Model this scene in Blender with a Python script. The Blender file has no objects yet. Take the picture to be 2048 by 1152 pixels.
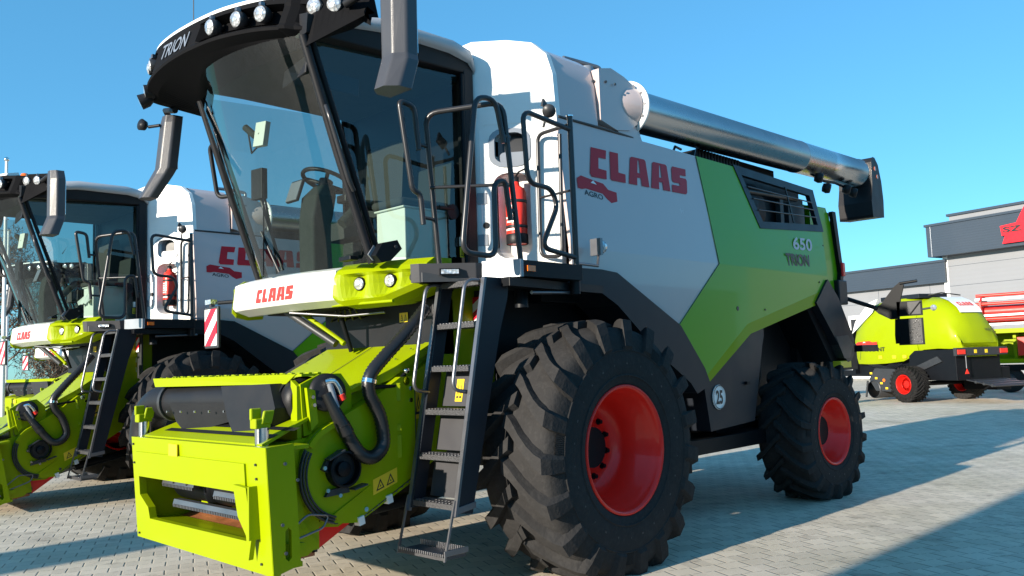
import bpy, math, random
from mathutils import Vector, Matrix, noise
from mathutils.geometry import tessellate_polygon
R = math.radians
S = bpy.context.scene
COL = S.collection
random.seed(7)

# ------------------------------------------------------------------ camera
cd = bpy.data.cameras.new('camera'); cam = bpy.data.objects.new('camera', cd); COL.objects.link(cam)
_r = Vector((0.69581, -0.71740, -0.03456)); _u = Vector((-0.03943, -0.08620, 0.99550)); _f = Vector((0.71715, 0.69131, 0.08827))
cam.matrix_world = Matrix(((_r.x, _u.x, -_f.x, -4.6822), (_r.y, _u.y, -_f.y, -5.4341), (_r.z, _u.z, -_f.z, 1.5281), (0, 0, 0, 1)))
cd.sensor_width = 36; cd.lens = 1692.56/2048*36; cd.clip_start = .05; cd.clip_end = 3000
S.camera = cam

# ------------------------------------------------------------------ sky, sun, exposure
SUN_EL, SUN_AZ = 14.5, 178.3          # azimuth measured from +X, counter-clockwise
w = bpy.data.worlds.new('World'); S.world = w; w.use_nodes = True
nt = w.node_tree; bg = nt.nodes['Background']
sk = nt.nodes.new('ShaderNodeTexSky'); sk.sky_type = 'NISHITA'; sk.sun_disc = False
sk.sun_elevation = R(SUN_EL); sk.sun_rotation = R(90-SUN_AZ)
sk.air_density = 1.0; sk.dust_density = 0.1; sk.ozone_density = 2.2; sk.altitude = 200
sm = nt.nodes.new('ShaderNodeMix'); sm.data_type = 'RGBA'; sm.blend_type = 'MULTIPLY'; sm.inputs[0].default_value = 1; sm.inputs[7].default_value = (.50, .98, 1.17, 1)
nt.links.new(sk.outputs[0], sm.inputs[6])
se = nt.nodes.new('ShaderNodeMix'); se.data_type = 'RGBA'; se.inputs[0].default_value = .38; se.inputs[7].default_value = (.70, 2.75, 4.9, 1)   # evens the clear sky
nt.links.new(sm.outputs[2], se.inputs[6]); nt.links.new(se.outputs[2], bg.inputs[0]); bg.inputs[1].default_value = 0.102
sd = bpy.data.lights.new('sun', 'SUN'); sd.energy = 5.0; sd.angle = R(0.5); sd.color = (1, .90, .76)
so = bpy.data.objects.new('sun', sd); COL.objects.link(so)
_d = Vector((math.cos(R(SUN_AZ))*math.cos(R(SUN_EL)), math.sin(R(SUN_AZ))*math.cos(R(SUN_EL)), math.sin(R(SUN_EL))))
so.rotation_euler = _d.to_track_quat('Z', 'Y').to_euler()
vs = S.view_settings; vs.view_transform = 'Standard'; vs.look = 'None'; vs.exposure = 0.95; vs.gamma = 1; vs.use_curve_mapping = False
S.cycles.max_bounces = 10; S.cycles.transparent_max_bounces = 24; S.cycles.use_denoising = True

# ------------------------------------------------------------------ materials
def newmat(n):
    m = bpy.data.materials.new(n); m.use_nodes = True
    return m, m.node_tree, m.node_tree.nodes['Principled BSDF']
def mat(n, col, rough=.5, metal=0, coat=0, var=.12, scale=6, bump=0, bscale=60, dirt=0, dcol=(.25, .22, .18), spec=.5):
    m, t, p = newmat(n)
    tc = t.nodes.new('ShaderNodeTexCoord')
    nz = t.nodes.new('ShaderNodeTexNoise'); nz.inputs['Scale'].default_value = scale; nz.inputs['Detail'].default_value = 6
    t.links.new(tc.outputs['Object'], nz.inputs['Vector'])
    mx = t.nodes.new('ShaderNodeMix'); mx.data_type = 'RGBA'
    a = [c*(1-var) for c in col]+[1]; b = [min(1, c*(1+var)) for c in col]+[1]
    mx.inputs[6].default_value = a; mx.inputs[7].default_value = b
    t.links.new(nz.outputs[0], mx.inputs[0]); out = mx.outputs[2]
    if dirt:
        n2 = t.nodes.new('ShaderNodeTexNoise'); n2.inputs['Scale'].default_value = 22; n2.inputs['Detail'].default_value = 9; n2.inputs['Roughness'].default_value = .7
        t.links.new(tc.outputs['Object'], n2.inputs['Vector'])
        mr = t.nodes.new('ShaderNodeMapRange'); mr.inputs[1].default_value = .5; mr.inputs[2].default_value = .78; mr.inputs[4].default_value = dirt
        t.links.new(n2.outputs[0], mr.inputs[0])
        m2 = t.nodes.new('ShaderNodeMix'); m2.data_type = 'RGBA'; m2.inputs[7].default_value = (*dcol, 1)
        t.links.new(mr.outputs[0], m2.inputs[0]); t.links.new(out, m2.inputs[6]); out = m2.outputs[2]
    t.links.new(out, p.inputs['Base Color'])
    mr = t.nodes.new('ShaderNodeMapRange'); mr.inputs[3].default_value = rough*.8; mr.inputs[4].default_value = min(1, rough*1.25)
    t.links.new(nz.outputs[0], mr.inputs[0]); t.links.new(mr.outputs[0], p.inputs['Roughness'])
    p.inputs['Metallic'].default_value = metal; p.inputs['Specular IOR Level'].default_value = spec
    p.inputs['Coat Weight'].default_value = coat; p.inputs['Coat Roughness'].default_value = .04
    if bump:
        nb = t.nodes.new('ShaderNodeTexNoise'); nb.inputs['Scale'].default_value = bscale; nb.inputs['Detail'].default_value = 4
        t.links.new(tc.outputs['Object'], nb.inputs['Vector'])
        bp = t.nodes.new('ShaderNodeBump'); bp.inputs['Strength'].default_value = bump; bp.inputs['Distance'].default_value = .02
        t.links.new(nb.outputs[0], bp.inputs['Height']); t.links.new(bp.outputs[0], p.inputs['Normal'])
    return m
M = {}
M['lime'] = mat('lime_paint', (.265, .335, .0005), .42, coat=.12, var=.05, scale=3, dirt=.06, dcol=(.3, .33, .04), spec=.12)
M['green'] = mat('lime_paint_shaded', (.125, .35, .004), .3, spec=.3, coat=.16, var=.04, scale=2)  # same paint as lime; the shade on the sides is put into this darker colour
M['white'] = mat('white_paint', (.80, .80, .78), .3, coat=.3, var=.03, scale=3, dirt=.06)
M['grey'] = mat('light_grey_paint', (.54, .435, .415), .24, coat=.4, var=.03, scale=2)
M['silver'] = mat('silver_paint', (.24, .26, .29), .3, metal=.3, var=.05)
M['roof'] = mat('roof_grey', (.42, .42, .43), .4, var=.05)
M['visor'] = mat('visor_plastic', (.006, .006, .007), .75, var=.15, bump=.08, bscale=200, spec=.08)
M['mirrorp'] = mat('mirror_plastic', (.052, .052, .058), .36, var=.08, bump=.1, bscale=200)
M['strip'] = mat('platform_grey', (.05, .05, .055), .4, var=.1)
M['black'] = mat('black_plastic', (.012, .012, .014), .45, var=.15, bump=.08, bscale=200, dirt=.05, dcol=(.06, .06, .06), spec=.25)
M['blackm'] = mat('black_metal', (.005, .006, .008), .45, var=.15, spec=.2)
M['dark'] = mat('dark_grey_metal', (.035, .037, .041), .42, metal=.2, var=.15, dirt=.12, dcol=(.2, .19, .17))
M['step'] = mat('step_metal', (.07, .07, .075), .5, metal=.5, var=.2, bump=.5, bscale=120)
M['edge'] = mat('worn_edge_metal', (.20, .20, .215), .35, metal=.8, var=.2)
M['tube'] = mat('rail_paint', (.035, .035, .038), .3, metal=.35, var=.15)
M['navy'] = mat('dark_blue_grey', (.010, .013, .019), .42, var=.08, coat=.03, spec=.3)
M['steel'] = mat('stainless_steel', (.46, .46, .47), .27, metal=1, var=.06, scale=4)
M['chrome'] = mat('chrome', (.8, .8, .8), .12, metal=1, var=.03)
M['red'] = mat('red_rim_paint', (.86, .020, .012), .35, coat=.25, var=.06, scale=4, dirt=.04, spec=.3)
M['redlogo'] = mat('red_lettering', (.70, .035, .02), .35, var=.03)
M['redp'] = mat('red_lettering_side', (.50, .004, .012), .35, coat=.15, var=.03, spec=.2)
M['rubber'] = mat('tyre_rubber', (.030, .029, .029), .7, var=.3, scale=5, bump=.22, bscale=45, dirt=.30, dcol=(.08, .076, .072), spec=.08)
M['hose'] = mat('rubber_hose', (.012, .012, .013), .35, var=.2)
M['rust'] = mat('rusty_sheet', (.34, .12, .05), .55, metal=.3, var=.45, scale=9, bump=.3, bscale=30, dirt=.5, dcol=(.12, .07, .05))
M['orange'] = mat('orange_lens', (.85, .16, .01), .2, coat=.6, var=.1)
M['yellow'] = mat('yellow_sticker', (.80, .55, .02), .4, var=.05)
M['ink'] = mat('black_ink', (.02, .02, .022), .4, var=.1)
M['greyink'] = mat('grey_ink', (.50, .52, .56), .35, var=.05)
M['mint'] = mat('cab_box_plastic', (.62, .68, .62), .5, var=.05)
M['cabgrey'] = mat('cab_trim', (.026, .034, .031), .7, var=.15, spec=.15)
M['cloth'] = mat('seat_cloth', (.04, .045, .042), .9, var=.3, bump=.4, bscale=150)
M['conc'] = mat('grey_wall', (.5, .5, .5), .7)
M['headr'] = mat('red_frame_paint', (.55, .02, .015), .4, var=.1)
def lens():
    m, t, p = newmat('lamp_glass')
    tc = t.nodes.new('ShaderNodeTexCoord'); v = t.nodes.new('ShaderNodeTexVoronoi'); v.inputs['Scale'].default_value = 45
    t.links.new(tc.outputs['Object'], v.inputs['Vector'])
    cr = t.nodes.new('ShaderNodeValToRGB'); cr.color_ramp.elements[0].color = (.95, .95, .95, 1); cr.color_ramp.elements[1].color = (.35, .36, .38, 1)
    t.links.new(v.outputs['Distance'], cr.inputs[0]); t.links.new(cr.outputs[0], p.inputs['Base Color'])
    p.inputs['Metallic'].default_value = .6; p.inputs['Roughness'].default_value = .22; p.inputs['Coat Weight'].default_value = 1
    bp = t.nodes.new('ShaderNodeBump'); bp.inputs['Strength'].default_value = .6; bp.inputs['Distance'].default_value = .01
    t.links.new(v.outputs['Distance'], bp.inputs['Height']); t.links.new(bp.outputs[0], p.inputs['Normal'])
    return m
M['lens'] = lens()
def glass(n, tint, rmix=1.0):
    m, t, p = newmat(n); t.nodes.remove(p)
    o = t.nodes['Material Output']
    tr = t.nodes.new('ShaderNodeBsdfTransparent'); tr.inputs[0].default_value = (*tint, 1)
    gl = t.nodes.new('ShaderNodeBsdfGlossy'); gl.inputs['Roughness'].default_value = .0
    ge = t.nodes.new('ShaderNodeNewGeometry'); dt = t.nodes.new('ShaderNodeVectorMath'); dt.operation = 'DOT_PRODUCT'
    t.links.new(ge.outputs['Normal'], dt.inputs[0]); t.links.new(ge.outputs['Incoming'], dt.inputs[1])
    def mth(op, a, b_=None):
        n_ = t.nodes.new('ShaderNodeMath'); n_.operation = op
        for i, v in enumerate((a, b_)):
            if v is None: continue
            if isinstance(v, (int, float)): n_.inputs[i].default_value = v
            else: t.links.new(v, n_.inputs[i])
        return n_.outputs[0]
    f5 = mth('POWER', mth('SUBTRACT', 1, mth('ABSOLUTE', dt.outputs['Value'])), 5)
    fac = mth('MULTIPLY', mth('ADD', mth('MULTIPLY', f5, .92), .08), rmix)
    mx = t.nodes.new('ShaderNodeMixShader')
    t.links.new(fac, mx.inputs[0]); t.links.new(tr.outputs[0], mx.inputs[1]); t.links.new(gl.outputs[0], mx.inputs[2])
    t.links.new(mx.outputs[0], o.inputs[0])
    return m
M['glass'] = glass('cab_glass', (.66, .73, .70), .9)
def stripes(n, flip=1):
    m, t, p = newmat(n)
    tc = t.nodes.new('ShaderNodeTexCoord'); sx = t.nodes.new('ShaderNodeSeparateXYZ'); t.links.new(tc.outputs['Generated'], sx.inputs[0])
    a = t.nodes.new('ShaderNodeMath'); a.operation = 'MULTIPLY_ADD'; a.inputs[1].default_value = flip*1.0; t.links.new(sx.outputs['Y'], a.inputs[0]); 
    b = t.nodes.new('ShaderNodeMath'); b.operation = 'MULTIPLY'; b.inputs[1].default_value = 1.5; t.links.new(sx.outputs['Z'], b.inputs[0]); t.links.new(b.outputs[0], a.inputs[2])
    c = t.nodes.new('ShaderNodeMath'); c.operation = 'FRACT'; t.links.new(a.outputs[0], c.inputs[0])
    g = t.nodes.new('ShaderNodeMath'); g.operation = 'GREATER_THAN'; g.inputs[1].default_value = .5; t.links.new(c.outputs[0], g.inputs[0])
    mx = t.nodes.new('ShaderNodeMix'); mx.data_type = 'RGBA'; mx.inputs[6].default_value = (.82, .8, .76, 1); mx.inputs[7].default_value = (.62, .01, .03, 1)
    t.links.new(g.outputs[0], mx.inputs[0]); t.links.new(mx.outputs[2], p.inputs['Base Color']); p.inputs['Roughness'].default_value = .35
    return m
M['stripe'] = stripes('red_white_stripes', 1); M['stripe2'] = stripes('white_red_stripes', -1)
def clad(n, col, sc=7.0, axis='Z'):
    m = mat(n, col, .45, var=.04, scale=.6); t = m.node_tree; p = t.nodes['Principled BSDF']
    tc = t.nodes.new('ShaderNodeTexCoord'); wv = t.nodes.new('ShaderNodeTexWave'); wv.bands_direction = axis; wv.inputs['Scale'].default_value = sc
    t.links.new(tc.outputs['Object'], wv.inputs[0]); bp = t.nodes.new('ShaderNodeBump'); bp.inputs['Strength'].default_value = .15; bp.inputs['Distance'].default_value = .02
    t.links.new(wv.outputs['Fac'], bp.inputs['Height']); t.links.new(bp.outputs[0], p.inputs['Normal'])
    return m
M['wall'] = clad('wall_cladding', (.215, .22, .235), 1.5); M['fascia'] = clad('fascia_cladding', (.030, .044, .064), 2.5); M['darkwall'] = clad('dark_cladding', (.07, .08, .09), 1.5)
M['signred'] = mat('sign_red', (.75, .01, .02), .4, var=.03)
M['bark'] = mat('bark', (.16, .12, .09), .9, var=.4, bump=.5)
M['leafb'] = mat('brown_twigs', (.09, .062, .04), .9, var=.5, scale=2)
M['pole'] = mat('pole_white', (.75, .75, .74), .35, var=.04)

def paving():
    m, t, p = newmat('paving')
    N = t.nodes.new; L = t.links.new
    def mth(op, a, b=None, c=None):
        n = N('ShaderNodeMath'); n.operation = op
        for i, v in enumerate((a, b, c)):
            if v is None: continue
            if isinstance(v, (int, float)): n.inputs[i].default_value = v
            else: L(v, n.inputs[i])
        return n.outputs[0]
    tc = N('ShaderNodeTexCoord'); sx = N('ShaderNodeSeparateXYZ'); L(tc.outputs['Object'], sx.inputs[0])
    X, Y = sx.outputs[0], sx.outputs[1]
    u = mth('MULTIPLY_ADD', X, .907, mth('MULTIPLY', Y, -.42)); v = mth('MULTIPLY_ADD', X, .42, mth('MULTIPLY', Y, .907))
    wob = N('ShaderNodeTexNoise'); wob.inputs['Scale'].default_value = 1.3; L(tc.outputs['Object'], wob.inputs[0])
    u = mth('ADD', u, mth('MULTIPLY', wob.outputs[0], .02)); v = mth('ADD', v, mth('MULTIPLY', wob.outputs[0], .02))
    ku = mth('DIVIDE', u, .105); kr = mth('ROUND', ku)
    du = mth('ABSOLUTE', mth('MULTIPLY', mth('SUBTRACT', ku, kr), .105))
    ph = mth('FRACT', mth('ADD', mth('DIVIDE', v, .32), mth('MULTIPLY', kr, .5)))
    # long joints: half of the period in each column; soft chamfer
    inlong = mth('LESS_THAN', ph, .5)
    groove = mth('MULTIPLY', mth('SUBTRACT', 1, mth('SMOOTH_MIN', mth('DIVIDE', du, .009), 1, .2)), inlong)
    # short joints across
    kv = mth('DIVIDE', v, .16); dv = mth('ABSOLUTE', mth('MULTIPLY', mth('SUBTRACT', kv, mth('ROUND', kv)), .16))
    cu = mth('ABSOLUTE', mth('SUBTRACT', mth('FRACT', ku), .5))
    short = mth('MULTIPLY', mth('MULTIPLY', mth('SUBTRACT', 1, mth('MINIMUM', mth('DIVIDE', dv, .006), 1)), mth('LESS_THAN', cu, .22)), .8)
    # faint slanted interlock joints
    sl = mth('ABSOLUTE', mth('SUBTRACT', dv, mth('MULTIPLY', cu, .03)))
    faint = mth('MULTIPLY', mth('SUBTRACT', 1, mth('MINIMUM', mth('DIVIDE', sl, .004), 1)), .10)
    J = mth('MAXIMUM', mth('MAXIMUM', groove, short), faint)
    # colour
    wn = N('ShaderNodeTexWhiteNoise'); wn.noise_dimensions = '2D'; cv = N('ShaderNodeCombineXYZ')
    L(mth('FLOOR', mth('DIVIDE', u, .21)), cv.inputs[0]); L(mth('FLOOR', kv), cv.inputs[1]); L(cv.outputs[0], wn.inputs['Vector'])
    n1 = N('ShaderNodeTexNoise'); n1.inputs['Scale'].default_value = .55; n1.inputs['Detail'].default_value = 8; n1.inputs['Roughness'].default_value = .65; L(tc.outputs['Object'], n1.inputs[0])
    n2 = N('ShaderNodeTexNoise'); n2.inputs['Scale'].default_value = 90; n2.inputs['Detail'].default_value = 3; L(tc.outputs['Object'], n2.inputs[0])
    cr = N('ShaderNodeValToRGB'); e = cr.color_ramp.elements; e[0].position = .3; e[0].color = (.47, .41, .30, 1); e[1].position = .7; e[1].color = (.65, .565, .46, 1)
    L(n1.outputs[0], cr.inputs[0])
    val = mth('MULTIPLY', mth('MULTIPLY_ADD', wn.outputs[0], .22, .90), mth('MULTIPLY_ADD', n2.outputs[0], .3, .85))
    n3 = N('ShaderNodeTexNoise'); n3.inputs['Scale'].default_value = .9; n3.inputs['Detail'].default_value = 10; n3.inputs['Roughness'].default_value = .75; n3.inputs['Distortion'].default_value = .6; L(tc.outputs['Object'], n3.inputs[0])
    st = N('ShaderNodeMapRange'); st.inputs[1].default_value = .54; st.inputs[2].default_value = .72; st.inputs[3].default_value = 1; st.inputs[4].default_value = .62; L(n3.outputs[0], st.inputs[0])
    n4 = N('ShaderNodeTexNoise'); n4.inputs['Scale'].default_value = 3.5; n4.inputs['Detail'].default_value = 6; L(tc.outputs['Object'], n4.inputs[0])
    st2 = N('ShaderNodeMapRange'); st2.inputs[1].default_value = .62; st2.inputs[2].default_value = .70; st2.inputs[3].default_value = 1; st2.inputs[4].default_value = .72; L(n4.outputs[0], st2.inputs[0])
    val = mth('MULTIPLY', val, mth('MULTIPLY', st.outputs[0], st2.outputs[0]))
    val = mth('MULTIPLY', val, mth('SUBTRACT', 1, mth('MULTIPLY', J, .72)))
    mu = N('ShaderNodeMix'); mu.data_type = 'RGBA'; mu.blend_type = 'MULTIPLY'; mu.inputs[0].default_value = 1
    cb = N('ShaderNodeCombineColor'); [L(val, cb.inputs[i]) for i in range(3)]
    L(cr.outputs[0], mu.inputs[6]); L(cb.outputs[0], mu.inputs[7]); L(mu.outputs[2], p.inputs['Base Color'])
    p.inputs['Roughness'].default_value = .8
    h = mth('ADD', mth('MULTIPLY', J, -1), mth('ADD', mth('MULTIPLY', n2.outputs[0], .22), mth('MULTIPLY', wn.outputs[0], .15)))
    bp = N('ShaderNodeBump'); bp.inputs['Strength'].default_value = .55; bp.inputs['Distance'].default_value = .006
    L(h, bp.inputs['Height']); L(bp.outputs[0], p.inputs['Normal'])
    return m
M['pave'] = paving()

# ------------------------------------------------------------------ mesh helper
class MB:
    def __init__(s): s.v = []; s.f = []; s.m = []; s.sm = []; s.mats = []
    def mi(s, m):
        m = M[m] if isinstance(m, str) else m
        if m not in s.mats: s.mats.append(m)
        return s.mats.index(m)
    def add(s, vs, fs, m, smooth=False):
        o = len(s.v); s.v += [tuple(x) for x in vs]; k = s.mi(m)
        for f in fs: s.f.append(tuple(i+o for i in f)); s.m.append(k); s.sm.append(smooth)
        return s
    def box(s, x0, x1, y0, y1, z0, z1, m):
        v = [(x, y, z) for x in (x0, x1) for y in (y0, y1) for z in (z0, z1)]
        return s.add(v, [(0, 1, 3, 2), (4, 6, 7, 5), (0, 4, 5, 1), (2, 3, 7, 6), (0, 2, 6, 4), (1, 5, 7, 3)], m)
    def obox(s, c, ax, ay, az, m):
        c = Vector(c); ax, ay, az = Vector(ax), Vector(ay), Vector(az)
        v = [c+i*ax+j*ay+k*az for i in (-.5, .5) for j in (-.5, .5) for k in (-.5, .5)]
        return s.add(v, [(0, 1, 3, 2), (4, 6, 7, 5), (0, 4, 5, 1), (2, 3, 7, 6), (0, 2, 6, 4), (1, 5, 7, 3)], m)
    def prism(s, pts, fa, fb, m, holes=None, mside=None):
        """pts 2-D outline; fa, fb map (a,b)->3-D for the two faces."""
        loops = [pts]+(holes or []); tri = tessellate_polygon([[Vector((a, b, 0)) for a, b in l] for l in loops])
        flat = [p for l in loops for p in l]; n = len(flat)
        A = [fa(*p) for p in flat]; B = [fb(*p) for p in flat]
        if holes:
            s.add(A, [tuple(t) for t in tri], m); s.add(B, [tuple(t)[::-1] for t in tri], m)
        else:
            s.add(A, [tuple(range(n))], m); s.add(B, [tuple(range(n))[::-1]], m)
        o = 0
        for l in loops:
            k = len(l); vv = A[o:o+k]+B[o:o+k]
            s.add(vv, [(i, (i+1) % k, (i+1) % k+k, i+k) for i in range(k)], mside or m); o += k
        return s
    def xz(s, pts, y0, y1, m, holes=None, mside=None):
        return s.prism(pts, lambda a, b: (a, y0, b), lambda a, b: (a, y1, b), m, holes, mside)
    def yz(s, pts, x0, x1, m, holes=None, mside=None):
        return s.prism(pts, lambda a, b: (x0, a, b), lambda a, b: (x1, a, b), m, holes, mside)
    def xy(s, pts, z0, z1, m, holes=None, mside=None):
        return s.prism(pts, lambda a, b: (a, b, z0), lambda a, b: (a, b, z1), m, holes, mside)
    def tube(s, pts, r, m, n=10, bend=0, caps=True, rfun=None):
        pts = [Vector(p) for p in pts]
        if bend: pts = fillet(pts, bend)
        T = []
        for i in range(len(pts)):
            a = pts[max(i-1, 0)]; b = pts[min(i+1, len(pts)-1)]; T.append((b-a).normalized())
        up = Vector((0, 0, 1)) if abs(T[0].z) < .9 else Vector((1, 0, 0))
        N = (up-T[0]*up.dot(T[0])).normalized(); vs = []
        for i, p in enumerate(pts):
            N = (N-T[i]*N.dot(T[i])).normalized(); B = T[i].cross(N)
            rr = rfun(i/(len(pts)-1)) if rfun else r
            vs += [p+rr*(math.cos(2*math.pi*k/n)*N+math.sin(2*math.pi*k/n)*B) for k in range(n)]
        fs = [(i*n+k, i*n+(k+1) % n, (i+1)*n+(k+1) % n, (i+1)*n+k) for i in range(len(pts)-1) for k in range(n)]
        s.add(vs, fs, m, True)
        if caps:
            s.add(vs[:n], [tuple(range(n))[::-1]], m); s.add(vs[-n:], [tuple(range(n))], m)
        return s
    def lathe(s, prof, c, axis, m, n=32, smooth=True, a0=0, a1=None):
        """prof: (radius, distance along axis)"""
        c = Vector(c); ax = Vector(axis).normalized(); t = Vector((0, 0, 1)) if abs(ax.z) < .9 else Vector((1, 0, 0))
        N = (t-ax*t.dot(ax)).normalized(); B = ax.cross(N); vs = []
        for r, d in prof:
            vs += [c+ax*d+r*(math.cos(2*math.pi*k/n)*N+math.sin(2*math.pi*k/n)*B) for k in range(n)]
        fs = [(i*n+k, i*n+(k+1) % n, (i+1)*n+(k+1) % n, (i+1)*n+k) for i in range(len(prof)-1) for k in range(n)]
        return s.add(vs, fs, m, smooth)
    def disc(s, c, axis, r, m, n=24, h=.01):
        return s.lathe([(0.0001, 0), (r, 0)], c, axis, m, n, False).lathe([(r, 0), (r, -h)], c, axis, m, n).lathe([(r, -h), (.0001, -h)], c, axis, m, n, False)
    def loft(s, rows, m, smooth=True, closed=False, caps=False):
        n = len(rows[0]); vs = [p for r in rows for p in r]
        kk = n if closed else n-1
        s.add(vs, [(i*n+k, i*n+(k+1) % n, (i+1)*n+(k+1) % n, (i+1)*n+k) for i in range(len(rows)-1) for k in range(kk)], m, smooth)
        if caps: s.add(rows[0], [tuple(range(n))[::-1]], m); s.add(rows[-1], [tuple(range(n))], m)
        return s
    def build(s, name, parent=None, bevel=0, seg=2, solid=0):
        me = bpy.data.meshes.new(name); me.from_pydata(s.v, [], s.f)
        for m in s.mats: me.materials.append(m)
        me.polygons.foreach_set('material_index', s.m); me.polygons.foreach_set('use_smooth', s.sm); me.update()
        o = bpy.data.objects.new(name, me); COL.objects.link(o)
        if parent: o.parent = parent
        if solid:
            q = o.modifiers.new('solid', 'SOLIDIFY'); q.thickness = solid
        if bevel:
            q = o.modifiers.new('bevel', 'BEVEL'); q.width = bevel; q.segments = seg; q.limit_method = 'ANGLE'; q.angle_limit = R(35); q.harden_normals = False
        return o
def fillet(pts, r, seg=5, closed=False):
    out = [pts[0]]
    for i in range(1, len(pts)-1):
        p = pts[i]; a = pts[i-1]-p; b = pts[i+1]-p
        d = min(r, a.length*.48, b.length*.48); pa = p+a.normalized()*d; pb = p+b.normalized()*d
        for k in range(seg+1):
            t = k/seg; out.append((1-t)**2*pa+2*t*(1-t)*p+t*t*pb)
    out.append(pts[-1]); return out
def smoothpath(pts, n=8):
    P = [Vector(p) for p in pts]; out = []
    for i in range(len(P)-1):
        p0 = P[max(i-1, 0)]; p1 = P[i]; p2 = P[i+1]; p3 = P[min(i+2, len(P)-1)]
        for k in range(n):
            t = k/n; out.append(.5*((2*p1)+(-p0+p2)*t+(2*p0-5*p1+4*p2-p3)*t*t+(-p0+3*p1-3*p2+p3)*t**3))
    out.append(P[-1]); return out
def bil(q, u, v):
    bl, br, tl, tr = [Vector(p) for p in q]
    return (bl*(1-u)+br*u)*(1-v)+(tl*(1-u)+tr*u)*v
def text(mb, s, q, m, bold=0, off=.003):
    """lettering fitted into the quad (bottom-left, bottom-right, top-left, top-right)"""
    c = bpy.data.curves.new('t', 'FONT'); c.body = s; c.offset = bold; c.resolution_u = 4
    o = bpy.data.objects.new('t', c); me = bpy.data.meshes.new_from_object(o)
    xs = [v.co.x for v in me.vertices]; ys = [v.co.y for v in me.vertices]; x0, x1, y0, y1 = min(xs), max(xs), min(ys), max(ys)
    n = (Vector(q[1])-Vector(q[0])).cross(Vector(q[2])-Vector(q[0])).normalized()
    mb.add([bil(q, (v.co.x-x0)/(x1-x0), (v.co.y-y0)/(y1-y0))+n*off for v in me.vertices], [tuple(p.vertices) for p in me.polygons], m)
    bpy.data.objects.remove(o); bpy.data.curves.remove(c); bpy.data.meshes.remove(me)
LET = {'C': [[(0, .1), (.12, 1), (.22, 1), (.95, 1), (.9, .7), (.5, .7), (.47, .32), (.9, .3), (.88, 0), (.1, 0)]],
       'L': [[(0, .06), (.05, 1), (.55, 1), (.5, .32), (.92, .3), (.9, 0), (.06, 0)]],
       'A': [[(0, 0), (.14, .94), (.22, 1), (.84, 1), (.9, .95), (1, 0), (.62, 0), (.60, .28), (.42, .28), (.40, 0)], [(.45, .45), (.58, .45), (.56, .92), (.50, .92)]],
       'S': [[(0, 0), (.02, .28), (.5, .28), (.5, .38), (.12, .38), (.04, .46), (.06, .9), (.14, 1), (.96, 1), (.94, .72), (.56, .72), (.56, .62), (.92, .62), (.98, .54), (.94, .08), (.86, 0)]]}
def wordmark(mb, q, m, off=.003):
    n = (Vector(q[1])-Vector(q[0])).cross(Vector(q[2])-Vector(q[0])).normalized()
    u0 = 0
    for ch, wd in zip('CLAAS', (.175, .165, .215, .215, .19)):
        L = LET[ch]; W = wd*.93
        tri = tessellate_polygon([[Vector((a, b, 0)) for a, b in l] for l in L]); P = [p for l in L for p in l]
        mb.add([bil(q, (u0+a*W)/.975, b)+n*off for a, b in P], [tuple(t) for t in tri], m)
        u0 += wd+.004
def emblem(mb, q, off=.003, m='redp'):
    n = (Vector(q[1])-Vector(q[0])).cross(Vector(q[2])-Vector(q[0])).normalized()
    def pl(pts, mm, o2=0):
        tri = tessellate_polygon([[Vector((a, b, 0)) for a, b in pts]]); mb.add([bil(q, a, b)+n*(off+o2) for a, b in pts], [tuple(t) for t in tri], mm)
    pl([(0, .3), (0, .8), (.1, 1), (.45, .97), (.66, .97), (.78, .72), (1, .72), (1, 0), (.85, 0), (.72, .18), (.62, .40), (.2, .40), (.1, .30)], m)
    pl([(.33, .78), (.48, .78), (.40, .95)], 'white', .002)
    qq = [bil(q, .15, .05), bil(q, .62, .05), bil(q, .15, .33), bil(q, .62, .33)]
    text(mb, 'AGRO', qq, 'ink', .02, off)
def tag(o, label=None, cat=None, group=None, kind=None):
    if label: o['label'] = label
    if cat: o['category'] = cat
    if group: o['group'] = group
    if kind: o['kind'] = kind
    return o
def empty(name, loc=(0, 0, 0), parent=None):
    o = bpy.data.objects.new(name, None); COL.objects.link(o); o.location = loc; o.empty_display_size = .2
    if parent: o.parent = parent
    return o
def copy_tree(o, parent=None):
    c = o.copy(); COL.objects.link(c); c.parent = parent
    for ch in list(o.children): copy_tree(ch, c)
    return c
def bolt(mb, c, ax, r=.012, m='chrome', h=.01): mb.disc(Vector(c)+Vector(ax)*h, ax, r, m, 8, h)
def sticker(mb, q, m='yellow', off=.003):
    n = (Vector(q[1])-Vector(q[0])).cross(Vector(q[2])-Vector(q[0])).normalized()
    mb.add([Vector(q[i])+n*off for i in (0, 1, 3, 2)], [(0, 1, 2, 3)], m)
    for (u0, u1) in ((.12, .46), (.54, .88)):
        T = [bil(q, u0, .15), bil(q, u1, .15), bil(q, (u0+u1)/2, .85)]
        mb.add([t+n*(off+.001) for t in T], [(0, 1, 2)], 'ink')
        c = (T[0]+T[1]+T[2])/3; mb.add([c+(t-c)*.62+n*(off+.002) for t in T], [(0, 1, 2)], m)
        mb.add([c+(t-c)*.22+n*(off+.003) for t in T], [(0, 1, 2)], 'ink')

# ------------------------------------------------------------------ ground
g = MB(); g.add([(-400, -400, 0), (900, -400, 0), (900, 900, 0), (-400, 900, 0)], [(0, 1, 2, 3)], 'pave')
tag(g.build('paved_yard'), 'grey interlocking concrete paving of the dealer yard', kind='structure')

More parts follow.
